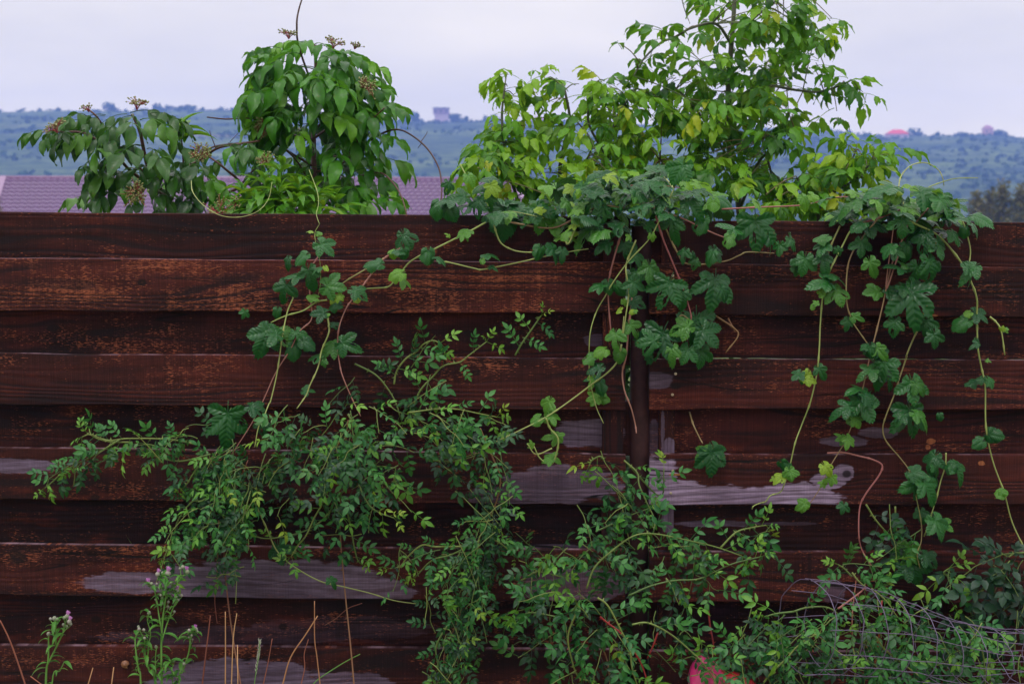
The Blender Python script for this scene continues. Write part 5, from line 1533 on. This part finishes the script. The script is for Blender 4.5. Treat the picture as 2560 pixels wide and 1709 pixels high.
rose('dense rambling rose in the centre left with dark leaves and a pale hanging cane', (850, 1560, -.2),
     [([(887, 909), (937, 935), (967, 968), (989, 1005), (1000, 1040)], 'rose_stem', -.06, -.08, 40, 'rose'), ([(1035, 1012), (1052, 974), (1084, 939), (1109, 914), (1149, 905), (1171, 889), (1216, 854)], 'rose_stem', -.06, -.06, 38, 'rosem'),
      ([(985, 960), (992, 927), (1015, 896), (1040, 880), (1059, 860), (1082, 851), (1100, 858)], 'rose_stem', -.05, -.06, 17, 'rosem'), ([(870, 1035), (875, 1044), (891, 1075), (900, 1110), (897, 1150), (896, 1191), (905, 1230), (926, 1265), (951, 1282), (985, 1294)], 'rose_stem', -.2, -.24, 17, 'rosem'),
      ([(880, 1205), (867, 1219), (842, 1244), (824, 1279), (796, 1307), (758, 1328), (712, 1340), (660, 1345), (614, 1330)], 'rose_stem', -.14, -.1, 60, 'rosem'), ([(820, 1215), (814, 1226), (810, 1251), (786, 1293), (765, 1338), (745, 1362), (728, 1390)], 'rose_stem', -.14, -.12, 26, 'rosem'),
      ([(850, 1230), (853, 1240), (867, 1279), (875, 1310), (881, 1342), (891, 1391), (900, 1407)], 'rose_stem', -.14, -.12, 22, 'rosem'), ([(1021, 1031), (1090, 1022), (1140, 1022), (1196, 1033), (1242, 1042)], 'rose_stem', -.12, -.08, 20, 'rosem'),
      ([(1060, 1140), (1074, 1149), (1126, 1152), (1179, 1142), (1195, 1130)], 'rose_stem', -.1, -.08, 24, 'rosem'), ([(900, 1900, -.2), (880, 1650, -.12), (860, 1450, -.06), (850, 1300, -.06), (860, 1150, -.12), (870, 1050, -.18)], 'rose_cane', 0, 0, 0, 'rose'),
      ([(1000, 1170), (985, 1200), (1000, 1215), (1010, 1225)], 'rose_stem', -.12, -.12, 16, 'rosem'), ([(1288, 888), (1305, 858), (1330, 822), (1345, 800), (1352, 790)], 'rose_stem', -.03, -.04, 22, 'rosem')],
     [(760, 1090, 130, 60, 160, 70, -.24, -.05, 1.25), (900, 1085, 130, 65, 60, 70, -.26, -.05, 1.3), (1040, 1060, 120, 55, 20, 60, -.2, -.05, 1.1), (700, 1160, 100, 55, 120, 70, -.22, -.05, 1.1), (850, 1170, 140, 55, 90, 60, -.24, -.05, 1.1), (1080, 1130, 110, 55, 40, 60, -.18, -.05, .9),
      (1200, 1060, 50, 40, 30, 60, -.14, -.05, .8), (930, 1210, 90, 50, 70, 50, -.24, -.06, .9), (800, 1260, 120, 50, 90, 60, -.16, -.05, .7), (900, 1310, 60, 60, 90, 50, -.16, -.06, .55), (870, 960, 45, 50, 80, 60, -.07, -.05, .45), (1000, 985, 90, 40, 60, 70, -.08, -.05, .6), (1060, 890, 50, 40, 30, 60, -.06, -.05, .3), (950, 880, 20, 20, 60, 50, -.06, -.05, .2)],
     300, ('rose', 'rosem'), (.056, .088))
rose('narrow column of rambling rose with small curled leaves beside the centre left rose', (1150, 1760, -.16),
     [([(1200, 1070), (1230, 1140), (1250, 1190), (1245, 1240), (1225, 1290), (1200, 1340), (1195, 1400), (1170, 1480), (1140, 1560), (1110, 1640), (1120, 1760, -.12), (1150, 1900, -.15)], 'rose_cane', -.1, -.1, 24, 'rose'),
      ([(1160, 1365), (1090, 1366), (1055, 1362), (1020, 1390), (1000, 1415), (975, 1420)], 'rose_stem', -.12, -.1, 26, 'rosem'), ([(1200, 1350), (1130, 1385), (1080, 1400), (1040, 1440)], 'rose_stem', -.14, -.12, 26, 'rosem'),
      ([(1200, 1330), (1255, 1360), (1285, 1390)], 'rose_stem', -.12, -.1, 24, 'rosem'), ([(1120, 1560), (1090, 1620), (1105, 1700), (1110, 1760)], 'rose_stem', -.14, -.14, 24, 'rosem')],
     [(1215, 1090, 45, 40, 90, 40, -.12, -.05, .7), (1240, 1190, 32, 60, 95, 35, -.14, -.06, 1.0), (1215, 1270, 40, 50, 95, 40, -.16, -.06, 1.1), (1190, 1350, 60, 60, 100, 50, -.18, -.06, 1.3), (1120, 1390, 80, 40, 120, 60, -.16, -.06, 1.1), (1180, 1440, 60, 60, 95, 40, -.18, -.06, 1.2),
      (1160, 1530, 65, 60, 95, 40, -.18, -.06, 1.2), (1120, 1600, 55, 60, 95, 40, -.18, -.06, 1.2), (1130, 1690, 60, 50, 95, 40, -.2, -.08, 1.1), (1010, 1405, 50, 30, 170, 50, -.12, -.06, .6), (1280, 1310, 40, 50, 60, 60, -.08, -.05, .35), (1070, 1500, 30, 40, 120, 50, -.14, -.06, .7)],
     270, ('rose', 'rosem'), (.046, .072))
rose('broad rambling rose spreading round the foot of the fence post with red canes', (1560, 1760, -.22),
     [([(1467, 1470), (1485, 1420), (1525, 1380), (1584, 1339), (1638, 1334), (1711, 1348), (1788, 1366), (1855, 1389)], 'rose_stem', -.22, -.16, 40, 'rosem'), ([(1571, 1488), (1629, 1463), (1688, 1450), (1751, 1445), (1824, 1411), (1900, 1391)], 'rose_stem', -.2, -.18, 60, 'rosem'),
      ([(1494, 1493), (1521, 1515), (1557, 1583), (1575, 1619), (1580, 1669), (1600, 1730)], 'rose_stem', -.26, -.26, 40, 'rosem'), ([(1580, 1560), (1620, 1556), (1675, 1583), (1729, 1628), (1760, 1660), (1790, 1709), (1800, 1760)], 'rose_stem', -.28, -.3, 60, 'rosem'),
      ([(1489, 1328), (1544, 1303), (1571, 1289), (1620, 1271)], 'rose_stem', -.14, -.1, 30, 'rosem'), ([(1560, 1150), (1593, 1181), (1598, 1212), (1620, 1262), (1636, 1298), (1634, 1330)], 'rose_stem', -.05, -.12, 30, 'rosem'),
      ([(1510, 1150), (1500, 1140), (1480, 1150), (1472, 1165)], 'rose_stem', -.06, -.06, 20, 'rosey'), ([(1500, 1540), (1516, 1554), (1553, 1583), (1589, 1633), (1611, 1678), (1620, 1730), (1620, 1850)], 'red_cane', -.2, -.24, 0, 'rose'),
      ([(1770, 1505), (1774, 1556), (1783, 1606), (1784, 1640)], 'red_cane', -.06, -.1, 0, 'rose'), ([(1645, 1580), (1630, 1620), (1618, 1645)], 'red_cane', -.24, -.24, 0, 'rose'), ([(1490, 1600), (1515, 1640), (1525, 1709), (1530, 1800)], 'rose_cane', -.1, -.1, 0, 'rose'),
      ([(1280, 1440), (1300, 1450), (1335, 1430), (1350, 1428), (1400, 1440)], 'rose_stem', -.2, -.2, 26, 'rosem'), ([(1450, 1500), (1430, 1530), (1420, 1545), (1330, 1530), (1300, 1545)], 'rose_stem', -.24, -.2, 26, 'rosem'), ([(1440, 1530), (1420, 1590), (1430, 1650), (1445, 1690), (1470, 1700)], 'rose_stem', -.26, -.24, 26, 'rosem'),
      ([(1800, 1370), (1840, 1330), (1880, 1318), (1915, 1312)], 'rose_stem', -.16, -.14, 20, 'rosem'), ([(1570, 1160), (1650, 1240), (1660, 1170)], 'rose_stem', -.05, -.05, 30, 'rosem')],
     [(1545, 1190, 70, 40, 60, 60, -.12, -.05, .7), (1590, 1240, 40, 40, 90, 50, -.12, -.05, .6), (1560, 1310, 110, 50, 140, 60, -.2, -.06, 1.0), (1500, 1340, 70, 40, 160, 60, -.18, -.06, .7), (1700, 1340, 120, 40, 30, 50, -.2, -.06, .9), (1830, 1340, 80, 45, 20, 50, -.2, -.08, .9),
      (1400, 1420, 120, 60, 150, 70, -.24, -.06, 1.0), (1560, 1400, 120, 60, 100, 70, -.24, -.06, 1.0), (1740, 1410, 110, 50, 60, 60, -.22, -.06, .9), (1360, 1520, 110, 60, 140, 60, -.28, -.06, 1.05), (1500, 1520, 120, 60, 90, 70, -.3, -.06, 1.1), (1680, 1520, 110, 60, 60, 60, -.26, -.06, .9),
      (1300, 1590, 70, 50, 130, 60, -.2, -.06, .7), (1440, 1640, 80, 60, 90, 60, -.28, -.06, .9), (1590, 1640, 80, 60, 80, 60, -.3, -.06, 1.0), (1700, 1610, 60, 50, 60, 60, -.3, -.06, .8), (1310, 1375, 60, 40, 160, 60, -.1, -.05, .5), (1770, 1680, 60, 40, 80, 60, -.36, -.29, 1.3), (1850, 1690, 50, 25, 80, 60, -.36, -.29, .8), (1530, 1700, 160, 40, 80, 60, -.26, -.06, .6)],
     305, ('rose', 'rosem'), (.064, .096))
rose('rambling rose filling the bottom right corner inside and round the wire mesh roll', (2150, 1760, -.3),
     [([(1910, 1704), (1926, 1683), (1968, 1643), (1992, 1616), (2031, 1589), (2086, 1574)], 'rose_stem', -.34, -.34, 0, 'rosem'), ([(1983, 1528), (2016, 1518), (2062, 1516), (2089, 1528), (2100, 1545)], 'rose_stem', -.3, -.3, 30, 'rosem'),
      ([(1984, 1528), (1940, 1533), (1915, 1540)], 'rose_stem', -.3, -.3, 16, 'rosey'), ([(2190, 1590), (2212, 1622), (2260, 1660), (2300, 1690)], 'rose_stem', -.32, -.34, 28, 'rosem'), ([(2420, 1560), (2445, 1600), (2460, 1650), (2465, 1760)], 'rose_stem', -.3, -.3, 40, 'rosem'),
      ([(2130, 1430), (2145, 1450), (2170, 1470), (2200, 1480)], 'rose_stem', -.1, -.14, 20, 'rosem'), ([(2130, 1440), (2110, 1420), (2095, 1410)], 'rose_stem', -.1, -.1, 12, 'rosem'), ([(2095, 1520), (2103, 1515), (2150, 1480), (2165, 1465)], 'hop_pink', -.36, -.36, 0, 'rose'),
      ([(2185, 1670), (2195, 1610), (2205, 1500)], 'red_cane', -.2, -.2, 0, 'rose'), ([(2150, 1900, -.25), (2140, 1700, -.2), (2130, 1560, -.2), (2140, 1450, -.14)], 'rose_cane', 0, 0, 0, 'rose'), ([(2165, 1260), (2190, 1300), (2230, 1345), (2250, 1370)], 'rose_stem', -.04, -.06, 26, 'rosed'),
      ([(2238, 1265), (2240, 1310), (2245, 1345)], 'rose_stem', -.04, -.05, 30, 'rosed')],
     [(1960, 1560, 80, 40, 120, 60, -.36, -.1, .9), (1890, 1580, 60, 50, 140, 60, -.3, -.06, .9), (1860, 1640, 70, 50, 140, 60, -.34, -.08, .9), (2000, 1620, 110, 50, 100, 70, -.37, -.08, 1.0), (1950, 1690, 90, 40, 120, 60, -.38, -.1, .9), (2130, 1560, 110, 50, 60, 70, -.36, -.1, 1.0), (2140, 1640, 110, 60, 90, 70, -.38, -.1, 1.0),
      (2250, 1540, 90, 45, 60, 60, -.36, -.1, .9), (2260, 1630, 110, 60, 80, 70, -.38, -.1, 1.05), (2380, 1560, 80, 50, 60, 60, -.34, -.1, .7), (2380, 1650, 100, 60, 90, 60, -.38, -.1, .7), (2500, 1650, 70, 60, 100, 60, -.36, -.1, .7), (2160, 1440, 60, 40, 40, 60, -.16, -.06, .9), (2230, 1350, 60, 50, 100, 60, -.1, -.05, .55), (2280, 1700, 150, 30, 90, 60, -.37, -.1, .8), (2330, 1470, 60, 40, 60, 60, -.18, -.06, .5), (2060, 1710, 90, 30, 90, 60, -.37, -.1, .7)],
     330, ('rose', 'rosem'), (.060, .092))
rose('dark leaved rose at the right picture edge with broad bluish leaflets', (2480, 1700, -.12),
     [([(2373, 1441), (2385, 1465), (2415, 1501), (2430, 1540)], 'rose_stem', -.12, -.12, 40, 'rosed'), ([(2415, 1503), (2440, 1485), (2455, 1477), (2490, 1440), (2530, 1400)], 'rose_stem', -.12, -.1, 40, 'rosed'), ([(2570, 1380), (2540, 1382), (2520, 1390), (2500, 1380)], 'rose_stem', -.1, -.1, 22, 'rosed'),
      ([(2480, 1900, -.15), (2475, 1700, -.12), (2450, 1560, -.12), (2415, 1503, -.12)], 'rose_cane', 0, 0, 0, 'rosed'), ([(2370, 1441), (2360, 1430), (2372, 1420)], 'rose_stem', -.12, -.12, 10, 'rosey')],
     [(2505, 1385, 40, 28, 180, 60, -.14, -.06, 1.0), (2435, 1440, 55, 35, 180, 60, -.14, -.06, 1.1), (2520, 1450, 50, 45, 100, 60, -.14, -.06, 1.1), (2460, 1520, 70, 40, 100, 60, -.16, -.06, .9), (2540, 1540, 40, 50, 100, 50, -.16, -.06, .9)],
     54, ('rosed', 'rosed'), (.085, .12))
# ------------------------------------------------------------------ wire mesh roll
WR = thing('wire_mesh_roll', 'loose roll of purple grey wire mesh lying among rose leaves by the right fence foot', 'wire roll', (P(2250, 1600, -.32).x, -.3, 0))
A0, A1 = P(2006, 1566, -.37), P(2790, 1672, -.33)
axv = (A1 - A0)
axn = axv.normalized()
# hoops stand a little askew to the roll's axis
hn = (axn + V((0.05, 0.42, 0.10))).normalized()
ha = (V((0, 0, 1)) - hn * hn.z).normalized()
hb_ = hn.cross(ha)
RAD = 0.128
rw = random.Random(4)
def roll_pt(s, th):
    r = RAD * (1.0 - 0.42 * ss(s * 1.3)) * (1 + 0.06 * math.sin(th * 2 + s * 5))
    sq = 1.0 - 0.10 * math.sin(s * 3)
    c = A0 + axv * s + V((0, 0, 0.012 * math.sin(s * 9)))
    return c + ha * (math.cos(th) * r * sq) + hb_ * (math.sin(th) * r * 1.0)
for k in range(11):
    th = 2 * PI * k / 11 + 0.15
    s0 = rw.uniform(-.01, .03)
    ph = rw.uniform(0, 6)
    pts = [roll_pt(s0 + (1 - s0) * i / 16, th + 0.10 * math.sin(i * .5 + ph)) + V((rw.gauss(0, .0015), rw.gauss(0, .0015), rw.gauss(0, .0015))) for i in range(17)]
    tube('wire', smooth_path(pts, 2),   .0012, .0012, M['wire'], WR, 4)
for j in range(12):
    s = 0.012 + j * .084
    pts = [roll_pt(s + rw.uniform(-.003, .003), 2 * PI * i / 22) + V((rw.gauss(0, .0012), 0, rw.gauss(0, .0012))) for i in range(23)]
    tube('wire', smooth_path(pts, 2),   .0012, .0012, M['wire'], WR, 4)

# ------------------------------------------------------------------ pink and red plastic bag
b = NB('pink red plastic')
t = b.n('ShaderNodeTexCoord')
sx = b.n('ShaderNodeSeparateXYZ')
b.l(t.outputs['Object'], sx.inputs[0])
lim = P(1800, 1690, -.2).x
f = b.noise(t.outputs['Object'], 18.0, 3)
q = b.step(b.math('ADD', sx.outputs[0], b.math('MULTIPLY', b.math('SUBTRACT', f, .5), .05)), lim - .012, lim + .012)
c = b.mix(q, (0.46, 0.022, 0.13), (0.30, 0.005, 0.009))
M['bag'] = b.done(b.principled(c, 0.35, 0.5, b.noise(t.outputs['Object'], 30.0, 3), .4, .006))
PB = thing('plastic_bag', 'crumpled bright pink and red plastic bag half hidden by rose leaves at the bottom edge', 'bag', (P(1800, 1709, -.2).x, -.2, 0))
outline = [(1722, 1690), (1727, 1672), (1738, 1650), (1749, 1636), (1762, 1640), (1778, 1648), (1793, 1658), (1803, 1674), (1816, 1686), (1832, 1683), (1848, 1684), (1868, 1692), (1890, 1702), (1905, 1722)]
vs, fs = [], []
nr = 10
for (u, v) in outline:
    top = P(u, v, -.2)
    for side in (0, 1):
        for j in range(nr):
            q = j / (nr - 1)
            z = top.z * (1 - q) + 0.003 * q
            bulge = 0.055 * math.sin(PI * min(1, q * .9 + .08)) + .004
            y = -.2 + (-bulge if side == 0 else bulge)
            p = V((top.x + 0.012 * noise.noise(V((top.x * 18, z * 12, side))), y + 0.016 * noise.noise(V((top.x * 26, z * 20, side * 7))), z))
            vs.append(p)
m_ = len(outline)
for i in range(m_ - 1):
    for side in (0, 1):
        for j in range(nr - 1):
            a = (i * 2 + side) * nr + j
            c_ = a + 2 * nr
            fs.append((a, a + 1, c_ + 1, c_) if side == 0 else (a, c_, c_ + 1, a + 1))
    a = i * 2 * nr
    fs.append((a, a + 2 * nr, a + 3 * nr, a + nr))
    fs.append((a + nr - 1, a + 2 * nr - 1, a + 4 * nr - 1, a + 3 * nr - 1))
for i in (0, m_ - 1):
    for j in range(nr - 1):
        a = i * 2 * nr + j
        fs.append((a, a + nr, a + nr + 1, a + 1))
part('bag_skin', mesh_of('bag_skin', vs, fs, M['bag']), PB)
# ------------------------------------------------------------------ thistles
def bud_mesh(open_):
    vs, fs = [], []
    n = 8
    prof = [(0.0, 0.25), (0.18, .75), (.45, 1.0), (.75, .85), (1.0, .5)]
    for z, r in prof:
        for k in range(n):
            a = 2 * PI * k / n
            rr = r * (1 + .06 * (k % 2))
            vs.append(V((math.cos(a) * rr * .5, math.sin(a) * rr * .5, z)))
    for i in range(len(prof) - 1):
        for k in range(n):
            fs.append((i * n + k, i * n + (k + 1) % n, (i + 1) * n + (k + 1) % n, (i + 1) * n + k))
    fs.append(tuple(range(n))[::-1]); fs.append(tuple((len(prof) - 1) * n + k for k in range(n)))
    return mesh_of('flower_bud', vs, fs, M['bud'])
def tuft_mesh():
    vs, fs = [], []
    rg = random.Random(8)
    for k in range(44):
        a, q = rg.uniform(0, 6.28), math.sqrt(rg.uniform(0, 1))
        p = V((math.cos(a) * q * .26, math.sin(a) * q * .26, .9))
        e = p + V((math.cos(a) * q * .30, math.sin(a) * q * .30, rg.uniform(.5, .85)))
        d = V((-math.sin(a), math.cos(a), 0)) * .045
        i = len(vs)
        vs += [p - d, p + d, e + d, e - d]
        fs.append((i, i + 1, i + 2, i + 3))
    return mesh_of('petals', vs, fs, M['bloom'])
BUD, TUFT = bud_mesh(0), tuft_mesh()

def thistle(label, base, stems, heads, y, leaves=1.0, group='flowering thistles at the left'):
    bp = P(*base, y)
    t = thing('thistle', label, 'thistle', (bp.x, y, 0), group)
    for pts, r in stems:
        c = path_px(pts, y, y, .004)
        tube('stem', c, r, r * .55, M['green_stem'], t, 5)
        k = 0
        for i in range(2, len(c), 1):
            if R.random() < .42 * leaves:
                a = rnd(0, 6.28)
                d = (c[i] - c[i - 1]).normalized()
                if abs(c[i].x) > 9:
                    continue
                tt = V((math.cos(a), math.sin(a) * .8 - .15, rnd(-.1, .7)))
                leaf('thistle', t, c[i], tt, V((0, 0, 1)) + rvec(.2), rnd(.022, .052))
    for (u, v, s, op) in heads:
        p = P(u, v, y + rnd(-.02, .02))
        s *= mpp(y)
        o = part('flower_bud', BUD, t)
        d = V((rnd(-.3, .3), rnd(-.4, .1), 1))
        o.matrix_basis = frame(d.orthogonal(), d, p - d.normalized() * s * .5, s)
        if op:
            f_ = link('petals', TUFT, o)
        vs, fs = [], []
        # short stalk down to the nearest stem point
        q = min((path_px(pts, y) for pts, r in stems), key=lambda cc: min((x - p).length for x in cc))
        w_ = min(q, key=lambda x: (x - (p - V((0, 0, .02)))).length)
        tube('stalk', smooth_path([w_, w_.lerp(p, .5) + V((0, 0, -.003)), p - V((0, 0, s * .5))], 3), .0012, .0010, M['green_stem'], t, 4)

Z = lambda x, yy: (280 + x / 5.075, 1400 + yy / 5.075)
def ZZ(pts):
    return [Z(*p) for p in pts]
thistle('tallest thistle with many purple flower heads against the pale board patch', (404, 1709),
    [(ZZ([(640, 3200), (632, 1568), (628, 1300), (628, 1000), (650, 700), (685, 450), (692, 230)]), .0036), (ZZ([(560, 3000), (550, 1568), (470, 1380), (430, 1250), (415, 1120), (420, 1050), (400, 980), (350, 880)]), .003),
     (ZZ([(640, 950), (600, 720), (560, 460), (520, 340), (480, 300)]), .0022), (ZZ([(640, 1000), (700, 800), (760, 640), (820, 500), (830, 430), (820, 400)]), .0022), (ZZ([(690, 480), (780, 350), (860, 240), (920, 175)]), .0018),
     (ZZ([(380, 3000), (365, 1568), (340, 1400), (310, 1200), (295, 1050), (300, 980), (340, 900)]), .0028), (ZZ([(455, 1200), (470, 1050), (490, 920), (450, 760), (470, 660)]), .0018), (ZZ([(560, 1568), (550, 1300), (560, 1150), (580, 1090)]), .0018),
     (ZZ([(690, 330), (650, 280), (610, 220), (590, 180)]), .0014), (ZZ([(650, 720), (660, 560), (640, 420), (620, 300)]), .0016), (ZZ([(632, 1400), (680, 1300), (740, 1290), (780, 1270)]), .0015), (ZZ([(632, 1450), (700, 1400), (780, 1330), (780, 1275)]), .0015)],
    [(*Z(712, 165), 15, 1), (*Z(578, 175), 12, 1), (*Z(640, 160), 8, 0), (*Z(900, 85), 10, 0), (*Z(865, 105), 8, 0), (*Z(955, 145), 12, 1), (*Z(470, 300), 13, 1), (*Z(505, 295), 8, 0), (*Z(608, 270), 8, 0), (*Z(680, 265), 8, 0), (*Z(745, 292), 7, 0), (*Z(770, 315), 7, 0),
     (*Z(830, 390), 12, 1), (*Z(788, 385), 9, 0), (*Z(880, 445), 9, 0), (*Z(810, 460), 8, 0), (*Z(755, 470), 8, 1), (*Z(570, 300), 7, 0), (*Z(530, 330), 7, 0), (*Z(635, 480), 7, 0), (*Z(715, 525), 8, 0), (*Z(655, 545), 7, 0), (*Z(710, 590), 8, 0), (*Z(555, 495), 7, 0),
     (*Z(470, 665), 10, 0), (*Z(345, 870), 9, 0), (*Z(405, 880), 8, 0), (*Z(335, 840), 7, 0), (*Z(415, 985), 8, 0), (*Z(558, 1095), 9, 0), (*Z(596, 1215), 8, 0), (*Z(780, 1270), 10, 0), (*Z(600, 350), 6, 0), (*Z(650, 330), 6, 0), (*Z(620, 440), 7, 0), (*Z(840, 500), 7, 0), (*Z(790, 650), 7, 0)], -.34, 1.0)
thistle('slim single stemmed thistle with a small flower head right of the tallest one', (452, 1709),
    [(ZZ([(840, 3000), (850, 1568), (890, 1420), (930, 1300), (970, 1180), (990, 1060), (1000, 960), (1040, 880)]), .0028), (ZZ([(990, 1050), (980, 960), (975, 890)]), .0016), (ZZ([(1000, 980), (1050, 930), (1085, 900)]), .0014), (ZZ([(770, 2000), (770, 1568), (770, 1480), (825, 1470)]), .002)],
    [(*Z(1065, 870), 10, 1), (*Z(1040, 852), 8, 0), (*Z(1085, 905), 8, 0), (*Z(978, 885), 8, 0), (*Z(985, 930), 6, 0), (*Z(1010, 950), 6, 0), (*Z(975, 975), 6, 0), (*Z(1020, 1000), 6, 0), (*Z(915, 1310), 9, 0), (*Z(825, 1475), 9, 0)], -.32, .8)
Z7 = lambda x, yy: (x / 2.61, 1350 + yy / 2.61)
thistle('short thistle with pale purple heads near the left picture edge', (117, 1709),
    [([Z7(*p) for p in ((300, 1800), (300, 937), (315, 780), (318, 620))], .0036), ([Z7(*p) for p in ((315, 800), (370, 690), (415, 590), (435, 510))], .0026), ([Z7(*p) for p in ((365, 680), (366, 600), (360, 520))], .0022), ([Z7(*p) for p in ((330, 1700), (340, 937), (390, 850), (420, 790))], .0024)],
    [(*Z7(355, 510), 12, 0), (*Z7(375, 515), 9, 0), (*Z7(437, 497), 13, 1), (*Z7(452, 530), 12, 1), (*Z7(418, 505), 9, 0), (*Z7(415, 550), 9, 0), (*Z7(460, 545), 9, 0), (*Z7(318, 610), 11, 0), (*Z7(330, 512), 8, 0), (*Z7(435, 560), 8, 0)], -.34, .9)

# ------------------------------------------------------------------ dry stalks, grass spike, snail
def stalk(pts, r, mat, label, y=-.26, nm='dry_grass_stalk', cat='grass stalk', group='dry stalks at the bottom left'):
    pts = [Z7(*p) for p in pts]
    c = path_px(pts, y, y)
    foot = c[-1]
    c.append(V((foot.x + (foot - c[-2]).x * 2, y, 0.0)))
    vs, fs = [], []
    tube_into(vs, fs, c, r * .7, r, 5)
    o = link(nm, mesh_of(nm, vs, fs, M[mat]))
    return tag(o, label, cat, group)
stalk([(1470, 465), (1471, 700), (1470, 937)], .0019, 'straw', 'straight upright straw stalk, left one of the tall close pair')
stalk([(1545, 475), (1522, 640), (1510, 937)], .0018, 'straw', 'slightly bent straw stalk, right one of the tall close pair', -.25)
stalk([(1549, 680), (1552, 937)], .0017, 'straw', 'short straw stalk just right of the tall pair', -.28)
stalk([(1372, 492), (1358, 620), (1345, 720), (1320, 937)], .0024, 'red_straw', 'leaning red brown stalk left of the pale straw pair', -.2)
stalk([(1776, 640), (1750, 790), (1718, 937)], .0017, 'red_straw', 'thin leaning red brown stalk right of the green grass spike', -.24)
stalk([(2072, 492), (1990, 620), (1895, 765), (1845, 937)], .0022, 'straw', 'long bent straw stalk leaning to the right with a cut tip', -.3)
stalk([(2052, 395), (2053, 640), (2068, 760), (2088, 937)], .0018, 'straw', 'tall thin straw stalk crossing behind the bent one', -.22)
stalk([(2012, 645), (1985, 740), (1988, 830), (1965, 937)], .0017, 'red_straw', 'wavy dark red stalk between the bent and the tall straw stalks', -.18)
stalk([(606, 830), (575, 937)], .0019, 'straw', 'short straw stub left of the tallest thistle', -.3)
stalk([(742, 826), (728, 937)], .0021, 'straw', 'short pale straw stub beside the snail', -.3)
stalk([(0, 520), (50, 620), (90, 720), (165, 937)], .0024, 'red_straw', 'curved red brown stalk at the left picture edge', -.3)
stalk([(198, 885), (280, 945)], .0018, 'red_straw', 'broken pale stalk leaning at the foot of the short thistle', -.36)
stalk([(1415, 170), (1408, 300), (1404, 440), (1412, 500), (1418, 545)][::-1][:0] or [(1850, 1300), (1852, 1500)], .001, 'straw', 'straw stalk below the picture edge', -.2) if False else None
# red twig that hangs from the left rose
c = path_px([(543, 1415), (541, 1450), (537, 1500), (540, 1535), (543, 1557)], -.05, -.04)
vs, fs = [], []
tube_into(vs, fs, c, .0013, .0010, 4)
tag(link('dry_twig', mesh_of('dry_twig', vs, fs, M['red_straw'])), 'thin dark red twig hanging down from the left rose', 'twig')
c = path_px([(905, 1507), (870, 1520), (840, 1545), (812, 1562)], -.05, -.03)
vs, fs = [], []
tube_into(vs, fs, c, .0014, .0010, 4)
tag(link('dry_twig', mesh_of('dry_twig', vs, fs, M['rose_cane'])), 'dark thin twig slanting over the board right of the straw stalks', 'twig')
c = path_px([(900, 1634), (860, 1655), (805, 1690), (783, 1709), (760, 1740)], -.1, -.1)
vs, fs = [], []
tube_into(vs, fs, c + [V((c[-1].x, -.1, 0))], .0016, .0020, 4)
tag(link('creeping_stem', mesh_of('creeping_stem', vs, fs, M['green_stem'])), 'dark green creeping stem slanting at the bottom edge right of the straw stalks', 'stem')
# green grass spike
gs = thing('grass_spike', 'green grass ear on a single stem between the dry stalks', 'grass', (P(640, 1709, -.28).x, -.28, 0))
c = path_px([Z7(*p) for p in ((1695, 655), (1690, 740), (1680, 800), (1660, 937), (1650, 1100))], -.28, -.28)
tube('stem', c + [V((c[-1].x, -.28, 0))], .0009, .0016, M['green_stem'], gs, 4)
vs, fs = [], []
for k in range(40):
    i = min(len(c) - 2, int(k / 40 * len(c) * .62))
    p = c[i].lerp(c[i + 1], R.random())
    sd = 1 if k % 2 else -1
    d = V((sd * .38 + rnd(-.1, .1), rnd(-.3, .3), 1)).normalized()
    blade(vs, fs, p, d, V((0, -1, .3)), .0115, .0026, .2, .5, 0, 3, 1)
part('ear', mesh_of('ear', vs, fs, M['bud']), gs)
# snail
sn = P(312, 1660, -.012)
vs, fs = [], []
n, sides = 60, 10
for i in range(n + 1):
    q = i / n
    a = q * 3.2 * 2 * PI
    rr = 0.0062 * (1 - q) ** 1.05 + .0004
    rad = 0.0066 * (1 - q) ** 1.1
    ctr = V((math.cos(a) * rad, -0.010 * q - .002, math.sin(a) * rad))
    tang = V((-math.sin(a), -.2, math.cos(a))).normalized()
    e1 = V((math.cos(a), 0, math.sin(a)))
    e2 = tang.cross(e1).normalized()
    for k in range(sides):
        an = 2 * PI * k / sides
        vs.append(sn + V((0, .004, 0)) + ctr + (e1 * math.cos(an) + e2 * math.sin(an)) * rr)
for i in range(n):
    for k in range(sides):
        k2 = (k + 1) % sides
        fs.append((i * sides + k, i * sides + k2, (i + 1) * sides + k2, (i + 1) * sides + k))
st = thing('snail', 'small brown striped snail shell stuck on the board left of the tallest thistle', 'snail', (sn.x, -.003, sn.z))
part('shell', mesh_of('shell', vs, fs, M['shell']), st)
vs, fs = [], []
blade(vs, fs, sn + V((-.006, -.001, -.004)), V((.9, 0, -.4)), V((0, -1, 0)), .016, .007, .1, -.2, 0, 5, 1)
part('foot', mesh_of('foot', vs, fs, M['straw']), st)

# ------------------------------------------------------------------ leaves past the first few hundred of a plant
for pname, lst in EXTRA.items():
    par = bpy.data.objects[pname]
    vs, fs, mi, mats = [], [], [], []
    for me, mtx in lst:
        m0 = me.materials[0]
        if m0 not in mats:
            mats.append(m0)
        b0 = len(vs)
        vs += [mtx @ v_.co for v_ in me.vertices]
        for pl in me.polygons:
            fs.append(tuple(b0 + k for k in pl.vertices))
            mi.append(mats.index(m0))
    me = mesh_of('foliage', vs, fs, mats)
    me.polygons.foreach_set('material_index', mi)
    fo = part('foliage', me, par)
    fo['kind'] = 'stuff'
